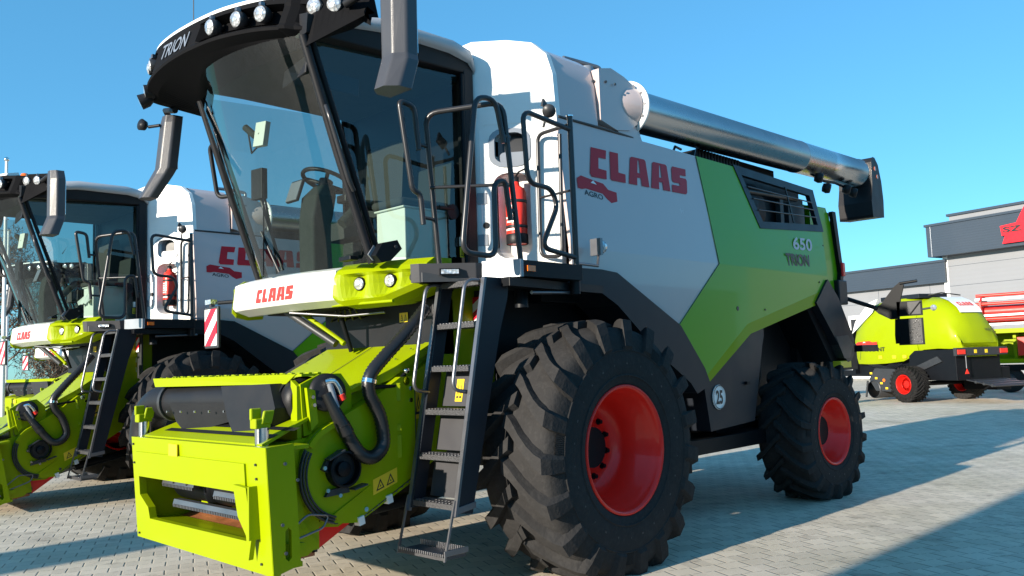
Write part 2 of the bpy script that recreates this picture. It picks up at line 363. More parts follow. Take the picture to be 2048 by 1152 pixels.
# ------------------------------------------------------------------ tyres and wheels
def tyre_mesh(Rc, W, rim, lugs, lh, lw, wear=0):
    """axis Y, outer face toward -Y; Rc carcass radius, lh lug height"""
    t = MB(); hw = W/2; s = Rc-rim
    half = [(rim-.012, .86), (rim+.02, .93), (rim+.10*s, .965), (rim+.3*s, 1.0), (rim+.55*s, 1.0), (rim+.75*s, .975), (rim+.88*s, .93), (rim+.955*s, .86), (rim+.985*s, .70), (Rc, .35)]
    prof = [(r, -y*hw) for r, y in half]+[(Rc+.002, 0)]+[(r, y*hw) for r, y in half[::-1]]
    t.lathe(prof, (0, 0, 0), (0, 1, 0), 'rubber', 72)
    # carcass radius as a function of y
    def rc(y):
        a = abs(y)/hw; pts = [(0, Rc), (.35, Rc), (.70, rim+.985*s), (.86, rim+.955*s), (.93, rim+.88*s), (.975, rim+.75*s), (1, rim+.55*s)]
        for (a0, r0), (a1, r1) in zip(pts, pts[1:]):
            if a <= a1: return r0+(r1-r0)*(a-a0)/(a1-a0)
        return pts[-1][1]
    def P(y, th, rr): return (rr*math.sin(th), y, rr*math.cos(th))
    dth = 2*math.pi/lugs
    for sd in (-1, 1):
        for k in range(lugs):
            th0 = k*dth+(dth/2 if sd > 0 else 0)
            # stations from just past the centre line out to the shoulder and down the side wall
            st = [(-.10, .0, lh*.9, lw*1.1), (.1, .06, lh, lw), (.35, .17, lh, lw*.95), (.60, .27, lh, lw*1.0), (.80, .335, lh*1.0, lw*1.1), (.93, .375, lh*1.02, lw*1.25), (.985, .39, lh*.75, lw*1.3), (1.0, .40, .012, lw*1.25), (.995, .405, .004, lw*1.1)]
            rows = []
            for i, (a, dt, h, wd) in enumerate(st):
                y = sd*a*hw; th = th0-dt*(.9/Rc)*(W/.8)
                base = rc(y)-.01 if a <= .93 else rim+(.86-.20*(i-5)/3)*s
                top = (Rc+lh*(1-.15*max(0, a-.5))) if i <= 4 else (Rc+lh*.80 if i == 5 else base+h)
                if i == 6: top = rim+.86*s+.03; base = rim+.74*s
                if i == 7: top = rim+.66*s; base = rim+.60*s; y = sd*hw*1.02
                if i == 8: top = rim+.58*s; base = rim+.56*s; y = sd*hw*.99
                w0 = wd/Rc; w1 = wd*.74/Rc
                yt = y*(1.0 if i < 5 else 1.035) if i < 8 else y
                rows.append([P(y*.97 if i > 4 else y, th-w0/1, base), P(yt, th-w1/1, top), P(yt, th+w1*.75, top), P(y*.97 if i > 4 else y, th+w0, base)])
            t.loft(rows, 'rubber', smooth=False, caps=True)
    # rim protector ring and ribbed patches
    for sd in (-1,):
        for a0 in (.3, 2.0, 3.1, 4.7):
            for k in range(16):
                th = a0+k*.016; rr0, rr1 = rim+.62*s, rim+.80*s
                t.add([P(sd*hw*1.006, th, rr0), P(sd*hw*1.006, th+.006, rr0), P(sd*hw*.985, th+.006, rr1), P(sd*hw*.985, th, rr1),
                       P(sd*hw*.99, th-.003, rr0), P(sd*hw*.99, th+.009, rr0), P(sd*hw*.96, th+.009, rr1), P(sd*hw*.96, th-.003, rr1)], [(0, 1, 2, 3), (4, 0, 3, 7), (1, 5, 6, 2)], 'rubber')
        t.lathe([(rim+.16*s, sd*hw*.965), (rim+.17*s, sd*hw*1.0), (rim+.19*s, sd*hw*1.0), (rim+.2*s, sd*hw*.985)], (0, 0, 0), (0, 1, 0), 'rubber', 72)
        t.lathe([(rim+.58*s, sd*hw*.995), (rim+.59*s, sd*hw*1.012), (rim+.605*s, sd*hw*1.012), (rim+.615*s, sd*hw*.99)], (0, 0, 0), (0, 1, 0), 'rubber', 72)
        for k in range(26):
            th = .25+k*.24; rr = rim+.36*s
            q = [P(sd*hw*1.003, th+i*.01*(k % 3+1), rr+j*.012) for i, j in ((0, 0), (1, 0), (1, 1), (0, 1))]; t.add(q, [(0, 1, 2, 3)], 'dark')
    return t
def wheel_mesh(rim, W, depth, m='red'):
    w_ = MB(); y0 = -W/2*.93
    prof = [(rim+.012, y0+.015), (rim+.012, y0-.004), (rim, y0-.008), (rim-.012, y0), (rim-.022, y0+.02), (rim-.030, y0+.06), (rim-.045, y0+.075), (rim-.05, y0+.14), (rim-.075, y0+.16),
            (rim-.08, y0+depth*.8), (rim-.12, y0+depth*.95), (rim-.17, y0+depth), (.20, y0+depth), (.19, y0+depth-.03), (.001, y0+depth-.03)]
    w_.lathe(prof, (0, 0, 0), (0, 1, 0), m, 64)
    w_.lathe([(rim-.012, y0+depth), (rim-.012, -y0), (rim+.012, -y0)], (0, 0, 0), (0, 1, 0), m, 48)
    return w_
def add_wheel(root, x, y, z, Rc, W, rim, lugs, lh, lw, depth, nb, side, spin=0):
    key = (Rc, W)
    wh = wheel_mesh(rim, W, depth).build('wheel', root); wh.location = (x, y, z)
    ty = tyre_mesh(Rc, W, rim, lugs, lh, lw).build('tyre', wh); ty.rotation_euler.y = spin
    b = MB(); b.disc((0, -W/2*.93+depth-.032-.04, 0), (0, -1, 0), .15, 'blackm', 24, .04); hub = b.build('hub', wh)
    for k in range(nb):
        a = k*2*math.pi/nb+.2; b = MB(); r = .235 if rim > .4 else .16
        b.lathe([(.001, -.035), (.016, -.035), (.016, -.012), (.024, -.012), (.024, 0)], (r*math.sin(a), -W/2*.93+depth-.001, r*math.cos(a)), (0, 1, 0), 'blackm', 8, False)
        b.build('wheel_bolt', wh)
    if side > 0: wh.scale.y = -1
    return wh
def wheel_copy(wh, root, x, y, z, mirror):
    c = copy_tree(wh, root); c.location = (x, y, z); c.scale.y = -1 if mirror else 1
    return c

# ------------------------------------------------------------------ combine harvester (machine frame: -X is forward, -Y its left side, Z up)
def harvester():
    root = empty('combine_harvester')
    # ---- wheels
    fw_ = add_wheel(root, .28, -1.43, .885, .885, .66, .450, 19, .058, .060, .38, 12, -1, .05)
    wheel_copy(fw_, root, .28, 1.43, .885, True)
    rw = add_wheel(root, 4.13, -1.33, .70, .685, .56, .34, 18, .045, .036, .22, 8, -1)
    rw.rotation_euler.z = R(-3)
    r2 = wheel_copy(rw, root, 4.13, 1.33, .70, True); r2.rotation_euler.z = R(-3)
    # ---- chassis
    b = MB()
    b.box(-.10, 4.9, -.82, .82, .95, 2.2, 'blackm'); b.box(.06, .46, -1.1, 1.1, .72, 1.05, 'blackm'); b.box(.3, 2.0, -.95, .95, .72, 1.0, 'blackm')
    b.box(.25, 5.0, -1.0, 1.0, 2.0, 3.36, 'blackm'); b.box(3.9, 4.3, -1.1, 1.1, .55, .85, 'blackm')
    b.box(1.95, 3.6, -1.15, -.7, .62, .76, 'blackm'); b.box(2.9, 3.9, -.9, -.6, .66, .84, 'blackm')
    b.box(1.2, 2.2, -1.05, -.6, .45, .66, 'blackm')
    b.xz([(4.8, 1.2), (5.7, 1.0), (5.9, 1.45), (5.6, 2.2), (4.8, 2.2)], -.9, .9, 'blackm')
    b.box(5.0, 5.55, -1.0, 1.0, 1.25, 1.45, 'blackm')
    for k in range(7):
        b.tube([(3.3+.02*k, -1.2+.03*k, 1.75-.02*k), (3.36, -1.18+.03*k, 1.3), (3.42+.01*k, -1.0, .85)], .012, 'hose', 6)
    b.build('chassis', root, .01)
    # round green cover of the feeder drum beside the front axle
    b = MB()
    arc = [(-.20+.65*math.cos(a), 1.52+.65*math.sin(a)) for a in [R(115-12*k) for k in range(16)]]
    b.xz(arc+[(-.60, 1.06), (-.66, 1.86)], -.80, -.77, 'lime'); b.xz(arc+[(-.60, 1.06), (-.66, 1.86)], .60, .63, 'lime')
    b.box(-.56, .2, -.77, .6, 1.1, 2.0, 'blackm')
    b.build('drum_cover', root, .006)
    # ---- side panels, white and green, both sides
    YP = lambda z: -1.20-.10*max(0, min(1, (3.44-z)/1.04)) if z > 2.4 else -1.30
    top_w = [(.28, 2.40), (2.45, 2.40), (2.38, 2.90), (2.30, 3.44), (.28, 3.44)]
    low_w = [(.28, 2.24), (.62, 2.24), (.80, 2.22), (1.69, 1.80), (2.45, 2.40), (.28, 2.40)]
    top_g = [(2.45, 2.40), (4.86, 2.40), (4.90, 2.96), (3.40, 2.86), (3.01, 3.44), (2.30, 3.44), (2.38, 2.90)]
    low_g = [(1.69, 1.80), (2.10, 1.34), (2.92, 1.83), (4.80, 2.25), (4.86, 2.40), (2.45, 2.40)]
    low_g2 = [(2.10, 1.34), (2.14, 1.28), (2.98, 1.735), (4.80, 2.12), (4.80, 2.25), (2.92, 1.83)]
    for sgn in (1, -1):
        def F(dy): return lambda x, z: (x, sgn*(YP(z)+dy), z)
        b = MB(); b.prism(top_w, F(0), F(.03), 'grey'); b.prism(low_w, F(0), F(.03), 'grey')
        if sgn > 0:
            q = [(.615, YP(3.0), 3.005), (2.09, YP(3.03), 3.03), (.64, YP(3.26), 3.26), (2.11, YP(3.28), 3.275)]
            wordmark(b, q, 'redp', .005)
            emblem(b, [(.44, YP(2.86), 2.84), (.95, YP(2.86), 2.80), (.44, YP(2.98), 3.00), (.95, YP(2.98), 2.955)], .005)
        else:
            q = [(2.09, -YP(3.0), 3.005), (.615, -YP(3.0), 3.03), (2.11, -YP(3.26), 3.26), (.64, -YP(3.28), 3.275)]
            wordmark(b, q, 'redp', .005)
        b.build('white_side_panel', root, .004)
        b = MB(); b.prism(top_g, F(-.004), F(.03), 'green'); b.prism(low_g, F(-.004), F(.03), 'green')
        b.prism(low_g2, F(-.004), lambda x, z: (x, sgn*(YP(z)+.06), z), 'lime')
        if sgn > 0:
            y = YP(2.7)-.004
            text(b, '650', [(4.08, y, 2.66), (4.55, y, 2.67), (4.08, y, 2.80), (4.55, y, 2.81)], 'greyink', .02, .006)
            y = YP(2.55)-.004
            text(b, 'TRION', [(3.86, y, 2.465), (4.42, y, 2.485), (3.85, y, 2.605), (4.42, y, 2.62)], 'ink', .03, .008)
            q = [(4.05, y, 2.40), (4.52, y, 2.405), (4.05, y, 2.455), (4.52, y, 2.46)]
            b.add([Vector(q[i])+Vector((0, -.004, 0)) for i in (0, 1, 3, 2)], [(0, 1, 2, 3)], 'navy')
            text(b, 'CEMOS AUTOMATIC', [bil(q, .08, .3), bil(q, .92, .3), bil(q, .08, .7), bil(q, .92, .7)], 'greyink', .0, .007)
            b.disc((2.75, -1.308, 1.98), (0, -1, 0), .022, 'ink', 12, .004)
            for x_, z_ in ((4.62, 2.32), (3.3, 1.98), (4.78, 2.75)): bolt(b, (x_, -1.306, z_), (0, -1, 0), .010, 'ink', .006)
            b.tube([(1.70, -1.306, 1.805), (2.45, -1.306, 2.40)], .0035, 'ink', 4); b.tube([(2.45, -1.306, 2.40), (2.385, -1.256, 2.90), (2.30, -1.206, 3.435)], .0035, 'ink', 4)
        b.build('green_side_panel', root, .004)
    # ---- grille window in the green panel
    gf = MB(); o_ = [(2.99, 3.46), (4.82, 3.42), (4.93, 2.93), (3.38, 2.83)]; i_ = [(3.14, 3.37), (4.70, 3.34), (4.80, 3.00), (3.46, 2.91)]
    FY = lambda d: (lambda x, z: (x, YP(z)-.012+d, z))
    gf.prism(o_, FY(0), FY(.05), 'navy', holes=[i_])
    gr = gf.build('side_grille', root, .004)
    b = MB()
    for k in range(1, 4):
        t = k/4; a = bil([(3.46, 0, 2.91), (4.80, 0, 3.0), (3.14, 0, 3.37), (4.70, 0, 3.34)], 0, t); c = bil([(3.46, 0, 2.91), (4.80, 0, 3.0), (3.14, 0, 3.37), (4.70, 0, 3.34)], 1, t)
        a.y = YP(a.z)-.02; c.y = YP(c.z)-.02; b.tube([a, c], .008, 'tube', 6)
    b.tube([(4.08, YP(3.36)-.02, 3.36), (4.16, YP(2.96)-.02, 2.96)], .009, 'tube', 6)
    b.build('bar', gr)
    # machinery seen through the grille: fan hood, belts
    b = MB(); b.lathe([(.05, -.05), (.25, -.05), (.27, 0), (.27, .15)], (3.6, -1.05, 3.1), (0, 1, 0), 'blackm', 24)
    b.box(4.2, 4.28, -1.10, -1.04, 2.9, 3.3, 'dark'); b.box(3.1, 4.85, -1.02, -.95, 2.6, 3.43, 'blackm'); b.tube([(3.2, -1.1, 3.25), (4.6, -1.1, 3.3)], .03, 'hose', 8); b.box(4.4, 4.8, -1.1, -.95, 2.8, 3.25, 'dark')
    b.build('engine_parts', root)
    # ---- rear hood
    for sgn in (1, -1):
        b = MB()
        b.xz([(4.90, 2.25), (4.90, 3.27), (5.35, 3.28), (5.50, 3.05), (5.62, 2.45), (5.45, 2.25)], sgn*-1.12, sgn*-1.06, 'green')
        b.build('rear_hood_side', root, .01)
    b = MB(); b.box(5.35, 5.62, -1.05, 1.05, 2.1, 3.26, 'blackm'); b.box(4.9, 5.5, -1.05, 1.05, 3.2, 3.29, 'green')
    b.xz([(5.42, 3.24), (5.52, 3.24), (5.64, 2.5), (5.58, 2.25), (5.50, 2.25), (5.56, 2.5)], -1.17, -1.125, 'blackm')
    b.box(5.575, 5.66, -1.19, -1.0, 2.45, 2.62, 'red'); b.box(5.45, 5.7, -1.18, -.9, 2.1, 2.4, 'black')
    b.build('rear_hood', root, .015)
    # ---- front wheel arch (dark band) and rear wheel guard
    for sgn in (1, -1):
        b = MB(); top = [(.18, 2.235), (.60, 2.24), (.80, 2.225), (1.69, 1.805), (2.05, 1.42), (2.135, 1.27)]; bot = [(1.90, 1.20), (1.80, 1.30), (1.36, 1.55), (.79, 1.96), (.55, 2.07), (.18, 2.10)]
        b.xz(top+bot, sgn*-1.335, sgn*-.95, 'navy')
        b.build('wheel_arch', root, .02, 3)
        b = MB(); b.xz([(4.46, 2.08), (4.80, 2.36), (5.06, 2.15), (5.42, 1.68), (5.40, 1.50), (5.30, 1.42), (5.20, 1.40)], sgn*-1.33, sgn*-1.24, 'navy')
        b.xz([(4.9, 1.70), (5.25, 1.72), (5.38, 1.60), (5.25, 1.45), (5.1, 1.45)], sgn*-1.335, sgn*-1.23, 'dark')
        b.box(5.0, 5.3, sgn*-1.28-.05, sgn*-1.28+.05, 1.34, 1.42, 'yellow')
        b.build('rear_wheel_guard', root, .008)
        b = MB(); b.xz([(4.35, 2.08), (4.50, 2.08), (5.22, 1.40), (5.0, 1.38)], sgn*-1.235, sgn*-.6, 'blackm'); b.build('rear_wheel_housing', root, .01)
    # ---- side tank box with the speed disc
    for sgn in (1, -1):
        b = MB(); b.xz([(2.12, 1.27), (2.20, .84), (3.02, .88), (3.30, 1.72), (2.98, 1.76)], sgn*-1.27, sgn*-.75, 'navy')
        b.xz([(2.12, 1.30), (2.98, 1.80), (3.30, 1.95), (3.30, 1.72), (3.12, 1.31), (2.12, 1.285)], sgn*-1.275, sgn*-1.1, 'navy')
        bx = b.build('side_box', root, .012)
        if sgn > 0:
            d = MB(); d.disc((2.36, -1.279, 1.145), (0, -1, 0), .115, 'white', 32, .006); d.lathe([(.104, -.0075), (.112, -.0075)], (2.36, -1.279, 1.145), (0, 1, 0), 'ink', 32)
            text(d, '25', [(2.30, -1.279, 1.08), (2.42, -1.279, 1.08), (2.30, -1.279, 1.21), (2.42, -1.279, 1.21)], 'ink', .03, .003)
            d.build('speed_sign', bx)
            d = MB(); d.box(2.86, 2.92, -1.30, -1.27, 1.24, 1.27, 'blackm'); d.build('latch', bx)
    # ---- white front wall of the body: flat behind the cab, slanted back to both corners, with recesses
    XW = lambda y: -.12+.77*max(0, abs(y)-.68)
    def rr(y0, y1, z0, z1, r, n=4):
        o = []
        for cx, cz, a0 in ((y1-r, z1-r, 0), (y0+r, z1-r, 90), (y0+r, z0+r, 180), (y1-r, z0+r, 270)):
            o += [(cx+r*math.cos(R(a0+90*k/n)), cz+r*math.sin(R(a0+90*k/n))) for k in range(n+1)]
        return o
    b = MB(); h1 = rr(-1.01, -.80, 3.09, 3.35, .07); h2 = rr(-1.02, -.79, 2.34, 3.02, .09)
    near = [(-1.20, 2.24), (-1.20, 3.44), (-1.185, 3.80), (-1.15, 3.96), (-1.06, 4.06), (-.90, 4.095), (-.68, 4.10), (-.68, 2.24)]
    FW = lambda d: (lambda y, z: (XW(y)+d, y, z))
    b.prism(near, FW(0), FW(.05), 'white', holes=[h1, h2]); b.prism([(-y, z) for y, z in near], FW(0), FW(.05), 'white')
    b.prism([(-.68, 2.24), (-.68, 4.10), (.68, 4.10), (.68, 2.24)], FW(0), FW(.05), 'white')
    b.build('front_wall', root)
    b = MB(); b.prism(rr(-1.035, -.775, 3.065, 3.375, .09), FW(-.012), FW(.0), 'silver', holes=[rr(-1.0, -.81, 3.10, 3.34, .06)])
    b.prism(h1, FW(.10), FW(.11), 'ink'); b.prism(rr(-1.0, -.82, 3.10, 3.19, .03), FW(.03), FW(.09), 'silver'); b.loft([[(XW(y), y, z) for y, z in h1+[h1[0]]], [(XW(y)+.10, y, z) for y, z in h1+[h1[0]]]], 'silver', False); b.build('air_inlet', root)
    b = MB(); b.prism(h2, FW(.17), FW(.18), 'white')
    b.loft([[(XW(y), y, z) for y, z in h2+[h2[0]]], [(XW(y)+.17, y, z) for y, z in h2+[h2[0]]]], 'white', False); sticker(b, [(XW(-.82)+.16, -.82, 2.84), (XW(-.89)+.16, -.89, 2.84), (XW(-.82)+.16, -.82, 2.96), (XW(-.89)+.16, -.89, 2.96)], 'orange', -.01); b.build('extinguisher_niche', root)
    b = MB(); b.disc((XW(-.74)-.005, -.74, 2.61), (-.8, -.6, 0), .026, 'blackm', 16, .03); b.build('door_lock', root)
    for z0 in (2.78, 2.45):
        b = MB(); b.prism([(-.75, z0), (-.69, z0), (-.69, z0+.09), (-.75, z0+.09)], FW(-.008), FW(-.001), 'silver'); b.build('hinge', root, .003)
    b = MB(); b.prism(rr(-1.17, -.71, 2.28, 3.42, .05), FW(-.004), FW(.0), 'white', holes=[rr(-1.165, -.715, 2.285, 3.415, .045)]); b.build('door_seam', root)
    # ---- grain tank shell behind the wall
    b = MB(); up_ = [(-1.20, 3.44), (-1.175, 3.80), (-1.135, 3.965), (-1.02, 4.055), (-.85, 4.095), (.85, 4.095), (1.02, 4.055), (1.135, 3.965), (1.175, 3.80), (1.20, 3.44)]
    b.loft([[(x, y, z) for y, z in up_] for x in (.29, .5, .80)], 'grey'); b.yz(up_, .80, .81, 'grey')
    b.yz([(-.95, 3.3), (-.95, 3.5), (.95, 3.5), (.95, 3.3)], .8, 4.6, 'blackm')
    b.loft([[(x, y, z) for y, z in ((-.62, 3.4), (-.62, 3.85-.12*(x-.8)), (.9, 3.9-.12*(x-.8)), (.9, 3.4))] for x in (.8, 2.6)], 'dark', False, caps=True)
    b.build('grain_tank', root)
    # ---- engine deck clutter
    b = MB()
    for x, h in ((2.2, .12), (2.6, .16), (2.9, .10), (3.3, .14)):
        b.tube([(x, -1.0, 3.46), (x+.1, -.98, 3.46+h), (x+.25, -.95, 3.46+h)], .014, 'edge', 6)
    for k in range(14): b.box(2.7+.06*k, 2.74+.06*k, -1.0, -.55, 3.46, 3.62, 'blackm')
    b.box(3.6, 4.5, -.9, .7, 3.4, 3.66, 'blackm'); b.tube([(2.0, -.98, 3.5), (3.2, -.98, 3.5)], .02, 'hose', 6)
    b.build('engine_deck', root, .004)
    # ---- unloading auger: elbow, tube, spout
    b = MB()
    b.lathe([(.275, 0), (.275, .05), (.25, .08), (.245, .20), (.245, .48), (.225, .54), (.15, .585), (.001, .60)], (1.02, -.91, 3.42), (0, 0, 1), 'grey', 32)
    b.tube([(.98, -.90, 3.74), (1.12, -1.0, 3.745), (1.26, -1.07, 3.745), (1.375, -1.09, 3.746)], .2, 'grey', 24, rfun=lambda t: .19+.01*t)
    b.xz([(1.02, 3.50), (1.32, 3.58), (1.44, 3.40), (1.30, 3.36)], -1.20, -1.15, 'grey'); b.xz([(1.36, 3.62), (1.44, 3.62), (1.55, 3.40), (1.44, 3.38)], -1.14, -1.10, 'grey')
    b.tube([(1.0, -1.15, 3.98), (1.33, -1.18, 3.90)], .03, 'silver', 8)
    sticker(b, [(1.06, -1.175, 3.55), (1.14, -1.175, 3.55), (1.06, -1.175, 3.70), (1.14, -1.175, 3.70)])
    for k in range(6): bolt(b, (1.0+.28*math.cos(3.6+.4*k), -.95+.28*math.sin(3.6+.4*k), 3.86), (math.cos(3.6+.4*k), math.sin(3.6+.4*k), 0), .012, 'dark')
    b.lathe([(.06, .6), (.06, .66), (.001, .66)], (1.0, -.95, 3.42), (0, 0, 1), 'silver', 12)
    b.xz([(.83, 3.52), (.83, 3.96), (1.0, 4.0), (1.18, 3.965), (1.36, 3.90), (1.36, 3.58), (1.24, 3.50), (1.05, 3.47)], -1.215, -.75, 'grey')
    b.tube([(.30, -1.20, 3.452), (.9, -1.205, 3.452), (1.3, -1.19, 3.45)], .013, 'ink', 6)
    el = b.build('auger_elbow', root, .03, 3)
    b = MB(); b.tube([(1.15, -.98, 4.02), (1.16, -.98, 4.10), (.95, -.88, 4.14), (.80, -.86, 4.14)], .022, 'edge', 8, bend=.05); b.build('handle', el)
    T0 = Vector((1.36, -1.09, 3.745)); T1 = Vector((6.46, -1.09, 3.865)); ax = (T1-T0).normalized()
    b = MB(); L = (T1-T0).length
    b.lathe([(.16, 0), (.245, 0), (.245, .025), (.186, .025)], T0, ax, 'white', 40)
    b.lathe([(.185, .02), (.185, L*.65), (.189, L*.65), (.189, L*.655), (.185, L*.655), (.185, L-.03), (.193, L-.03), (.193, L), (.16, L)], T0, ax, 'steel', 48)
    for k in range(12): bolt(b, T0+Vector((-.002, .207*math.sin(k*.5236), .207*math.cos(k*.5236))), (-1, 0, 0), .011, 'edge')
    b.tube([T0+ax*.1+Vector((0, 0, .19)), T0+ax*.75+Vector((0, .02, .185))], .010, 'hose', 6)
    b.build('auger_tube', root)
    b = MB()
    pr = [(6.42, 3.98), (6.46, 4.05), (6.54, 4.05), (6.64, 3.97), (6.72, 3.75), (6.75, 3.50), (6.73, 3.27), (6.36, 3.24), (6.34, 3.45), (6.40, 3.66)]
    b.xz(pr, -1.31, -.87, 'black'); sp = b.build('auger_spout', root, .05, 4)
    b = MB(); b.disc((6.52, -1.316, 3.90), (0, -1, 0), .03, 'orange', 12, .02); b.disc((6.58, -1.316, 3.80), (0, -1, 0), .03, 'orange', 12, .02)
    b.build('reflector', sp)
    b = MB()
    for x, z in ((5.05, 3.60), (5.25, 3.50), (5.85, 3.56), (6.05, 3.54)): b.lathe([(.001, -.06), (.05, -.05), (.065, 0), (.055, .04), (.001, .04)], (x, -1.2, z), (.3, -.9, -.3), 'black', 14)
    b.tube([(5.0, -1.12, 3.66), (5.3, -1.15, 3.60), (5.6, -1.15, 3.62), (6.3, -1.12, 3.60)], .018, 'blackm', 6); b.build('auger_lights', root)
    # ---- platform
    b = MB()
    b.xy([(-.97, -1.0), (-.66, -1.22), (-.63, -1.22), (-.63, -.7), (-.78, -.7)], 2.10, 2.215, 'dark')
    b.prism([(-1.02, -.94), (-.99, -1.0), (-.68, -1.24), (-.62, -1.24), (-.62, -.9)], lambda x, y: (x, y, 2.225), lambda x, y: (x+.02, y+.02, 2.10), 'strip')
    b.xy([(-.62, -1.23), (-.50, -1.49), (.17, -1.49), (.17, -.7), (-.62, -.7)], 2.12, 2.232, 'blackm')
    b.prism([(-.625, -1.235), (-.505, -1.495), (-.47, -1.495), (-.57, -1.2)], lambda x, y: (x, y, 2.236), lambda x, y: (x, y, 2.115), 'silver')
    b.xy([(-.6, -1.48), (.9, -1.30), (.9, -1.2), (-.6, -1.2)], 2.05, 2.11, 'blackm')
    pf = b.build('platform', root, .006)
    b = MB(); c = Vector((-.83, -1.135, 2.165)); d = Vector((.34, -.26, 0)).normalized(); b.obox(c, d*.14, Vector((-d.y, d.x, 0))*-.03, (0, 0, .045), 'blackm')
    nrm = Vector((-d.y*-1, d.x*-1, 0))
    b.obox(c+nrm*.016, d*.12, nrm*.006, (0, 0, .03), 'lens'); b.build('side_light', pf)
    b = MB(); b.box(-.44, -.36, -1.503, -1.488, 2.155, 2.195, 'orange'); b.build('side_marker', pf)
    b = MB(); b.tube([(.15, -1.45, 2.25), (.44, -1.42, 2.25), (.46, -1.42, 2.35)], .012, 'edge', 6); b.box(.42, .45, -1.47, -1.37, 2.33, 2.46, 'edge')
    b.lathe([(.001, -.04), (.05, -.03), (.055, .01), (.001, .02)], (.49, -1.42, 2.40), (1, 0, 0), 'lens', 16); b.build('working_light', root)
    b = MB(); b.tube([(-.3, -1.40, 2.02), (.25, -1.38, 2.04)], .014, 'edge', 6); b.lathe([(.05, 0), (.05, .16), (.001, .16)], (-.28, -1.28, 1.92), (0, 0, 1), 'blackm', 12)
    b.lathe([(.04, 0), (.04, .10)], (.16, -1.42, 2.02), (0, 0, 1), 'blackm', 12); b.build('ladder_swivel', root)
    # ---- handrails
    def rail(pts, r=.019, bend=.07, name='handrail', m='tube'):
        q = MB(); q.tube(pts, r, m, 10, bend=bend); return q
    q = rail([(-.77, -.96, 2.22), (-.90, -1.0, 3.29), (-.60, -1.47, 3.32), (-.46, -1.46, 2.2)], bend=.10)
    q.tube([(-.86, -.99, 2.77), (-.50, -1.455, 2.76)], .012, 'tube', 8); q.build('handrail', root)
    q = rail([(-.94, -1.0, 2.50), (-.96, -1.0, 2.71), (-1.03, -1.0, 2.73), (-1.13, -1.0, 3.34), (-1.0, -1.0, 3.32), (-.965, -1.0, 3.02)], bend=.045)
    q.tube([(-.965, -1.0, 3.06), (-.885, -.99, 3.06)], .013, 'tube', 8); q.tube([(-.94, -1.0, 2.55), (-.82, -.975, 2.55)], .013, 'tube', 8)
    q.build('gate', root)
    q = rail([(-.60, -1.47, 3.03), (-.66, -1.46, 3.33), (-.85, -1.46, 3.31), (-1.01, -1.46, 2.25), (-.70, -1.46, 2.24), (-.70, -1.46, 2.74), (-.59, -1.46, 2.78), (-.55, -1.46, 2.50)], bend=.09)
    q.tube([(-.60, -1.47, 3.08), (-.54, -1.465, 3.08)], .016, 'tube', 8); q.tube([(-.55, -1.46, 2.57), (-.49, -1.46, 2.57)], .016, 'tube', 8); q.build('gate', root)
    q = rail([(.14, -1.45, 3.26), (-.38, -1.45, 3.31), (-.35, -1.45, 2.79), (-.10, -1.45, 2.78), (-.04, -1.45, 2.66), (-.23, -1.45, 2.34), (.15, -1.45, 2.29)], bend=.09)
    q.tube([(.14, -1.45, 3.36), (.15, -1.45, 2.14)], .022, 'tube', 10); q.tube([(.14, -1.45, 3.36), (.14, -1.45, 3.37)], .027, 'chrome', 10); q.build('handrail', root)
    q = rail([(.14, -1.43, 3.30), (.16, -1.10, 3.30), (.17, -1.08, 2.34), (.17, -1.3, 2.32), (.17, -1.32, 3.26)], .015, .07)
    q.tube([(.14, -1.42, 2.8), (.165, -1.08, 2.8)], .010, 'tube', 6); q.build('handrail', root)
    b = MB(); b.lathe([(.001, -.05), (.03, -.05), (.05, -.01), (.052, .02), (.001, .025)], (.10, -1.28, 3.44), (-.5, -.5, -.5), 'dark', 16); b.tube([(.12, -1.2, 3.33), (.11, -1.25, 3.42)], .01, 'dark', 6)
    b.xz([(.04, 3.47), (.06, 3.53), (.12, 3.47)], -1.27, -1.25, 'dark'); b.build('working_light', root)
    # ---- ladder
    SX = lambda z: -.755-(2.11-z)*.212
    b = MB(); b.xz([(SX(2.11), 2.11), (-.52, 2.11), (-.55, 1.96), (-.63, 1.74), (-.93, .58), (SX(.60), .60)], -1.40, -1.375, 'navy'); 
    b.xz([(SX(2.11), 2.11), (SX(2.11)+.10, 2.11), (SX(.6)+.10, .60), (SX(.60), .60)], -.975, -.95, 'navy')
    for y in (-1.41, -.955):
        b.xz([(SX(2.11)-.012, 2.11), (SX(2.11)+.008, 2.11), (SX(.6)+.008, .58), (SX(.6)-.012, .58)], y, y+.03, 'edge')
    b.box(SX(2.11)-.015, SX(2.11)+.06, -1.38, -.95, 2.06, 2.10, 'step')
    ld = b.build('ladder', root, .003)
    def tread(z, x, name='step', teeth=False):
        t = MB(); t.box(x, x+.15, -1.375, -.975, z-.035, z, 'step')
        for k in range(12):
            yy = -1.36+.032*k; t.box(x+.01, x+.045, yy, yy+.018, z, z+.007, 'edge'); t.box(x+.07, x+.11, yy+.006, yy+.024, z, z+.006, 'edge')
        return t.build(name, ld, .002)
    for z in (.65, .945, 1.235, 1.52, 1.81): tread(z, SX(z)-.005)
    t = MB(); x0 = -1.17
    t.box(x0, x0+.19, -1.385, -.93, .325, .345, 'step')
    for k in range(22):
        yy = -1.375+.02*k; t.box(x0, x0+.006, yy, yy+.011, .345, .365, 'edge'); t.box(x0+.18, x0+.186, yy, yy+.011, .345, .385, 'edge')
    for k in range(16): t.box(x0+.03, x0+.16, -1.37+.027*k, -1.36+.027*k, .345, .352, 'edge')
    for y in (-1.39, -.93):
        t.xz([(x0-.005, .32), (x0+.008, .32), (SX(.6)+.015, .68), (SX(.6)-.002, .68)], y-.006, y+.006, 'edge')
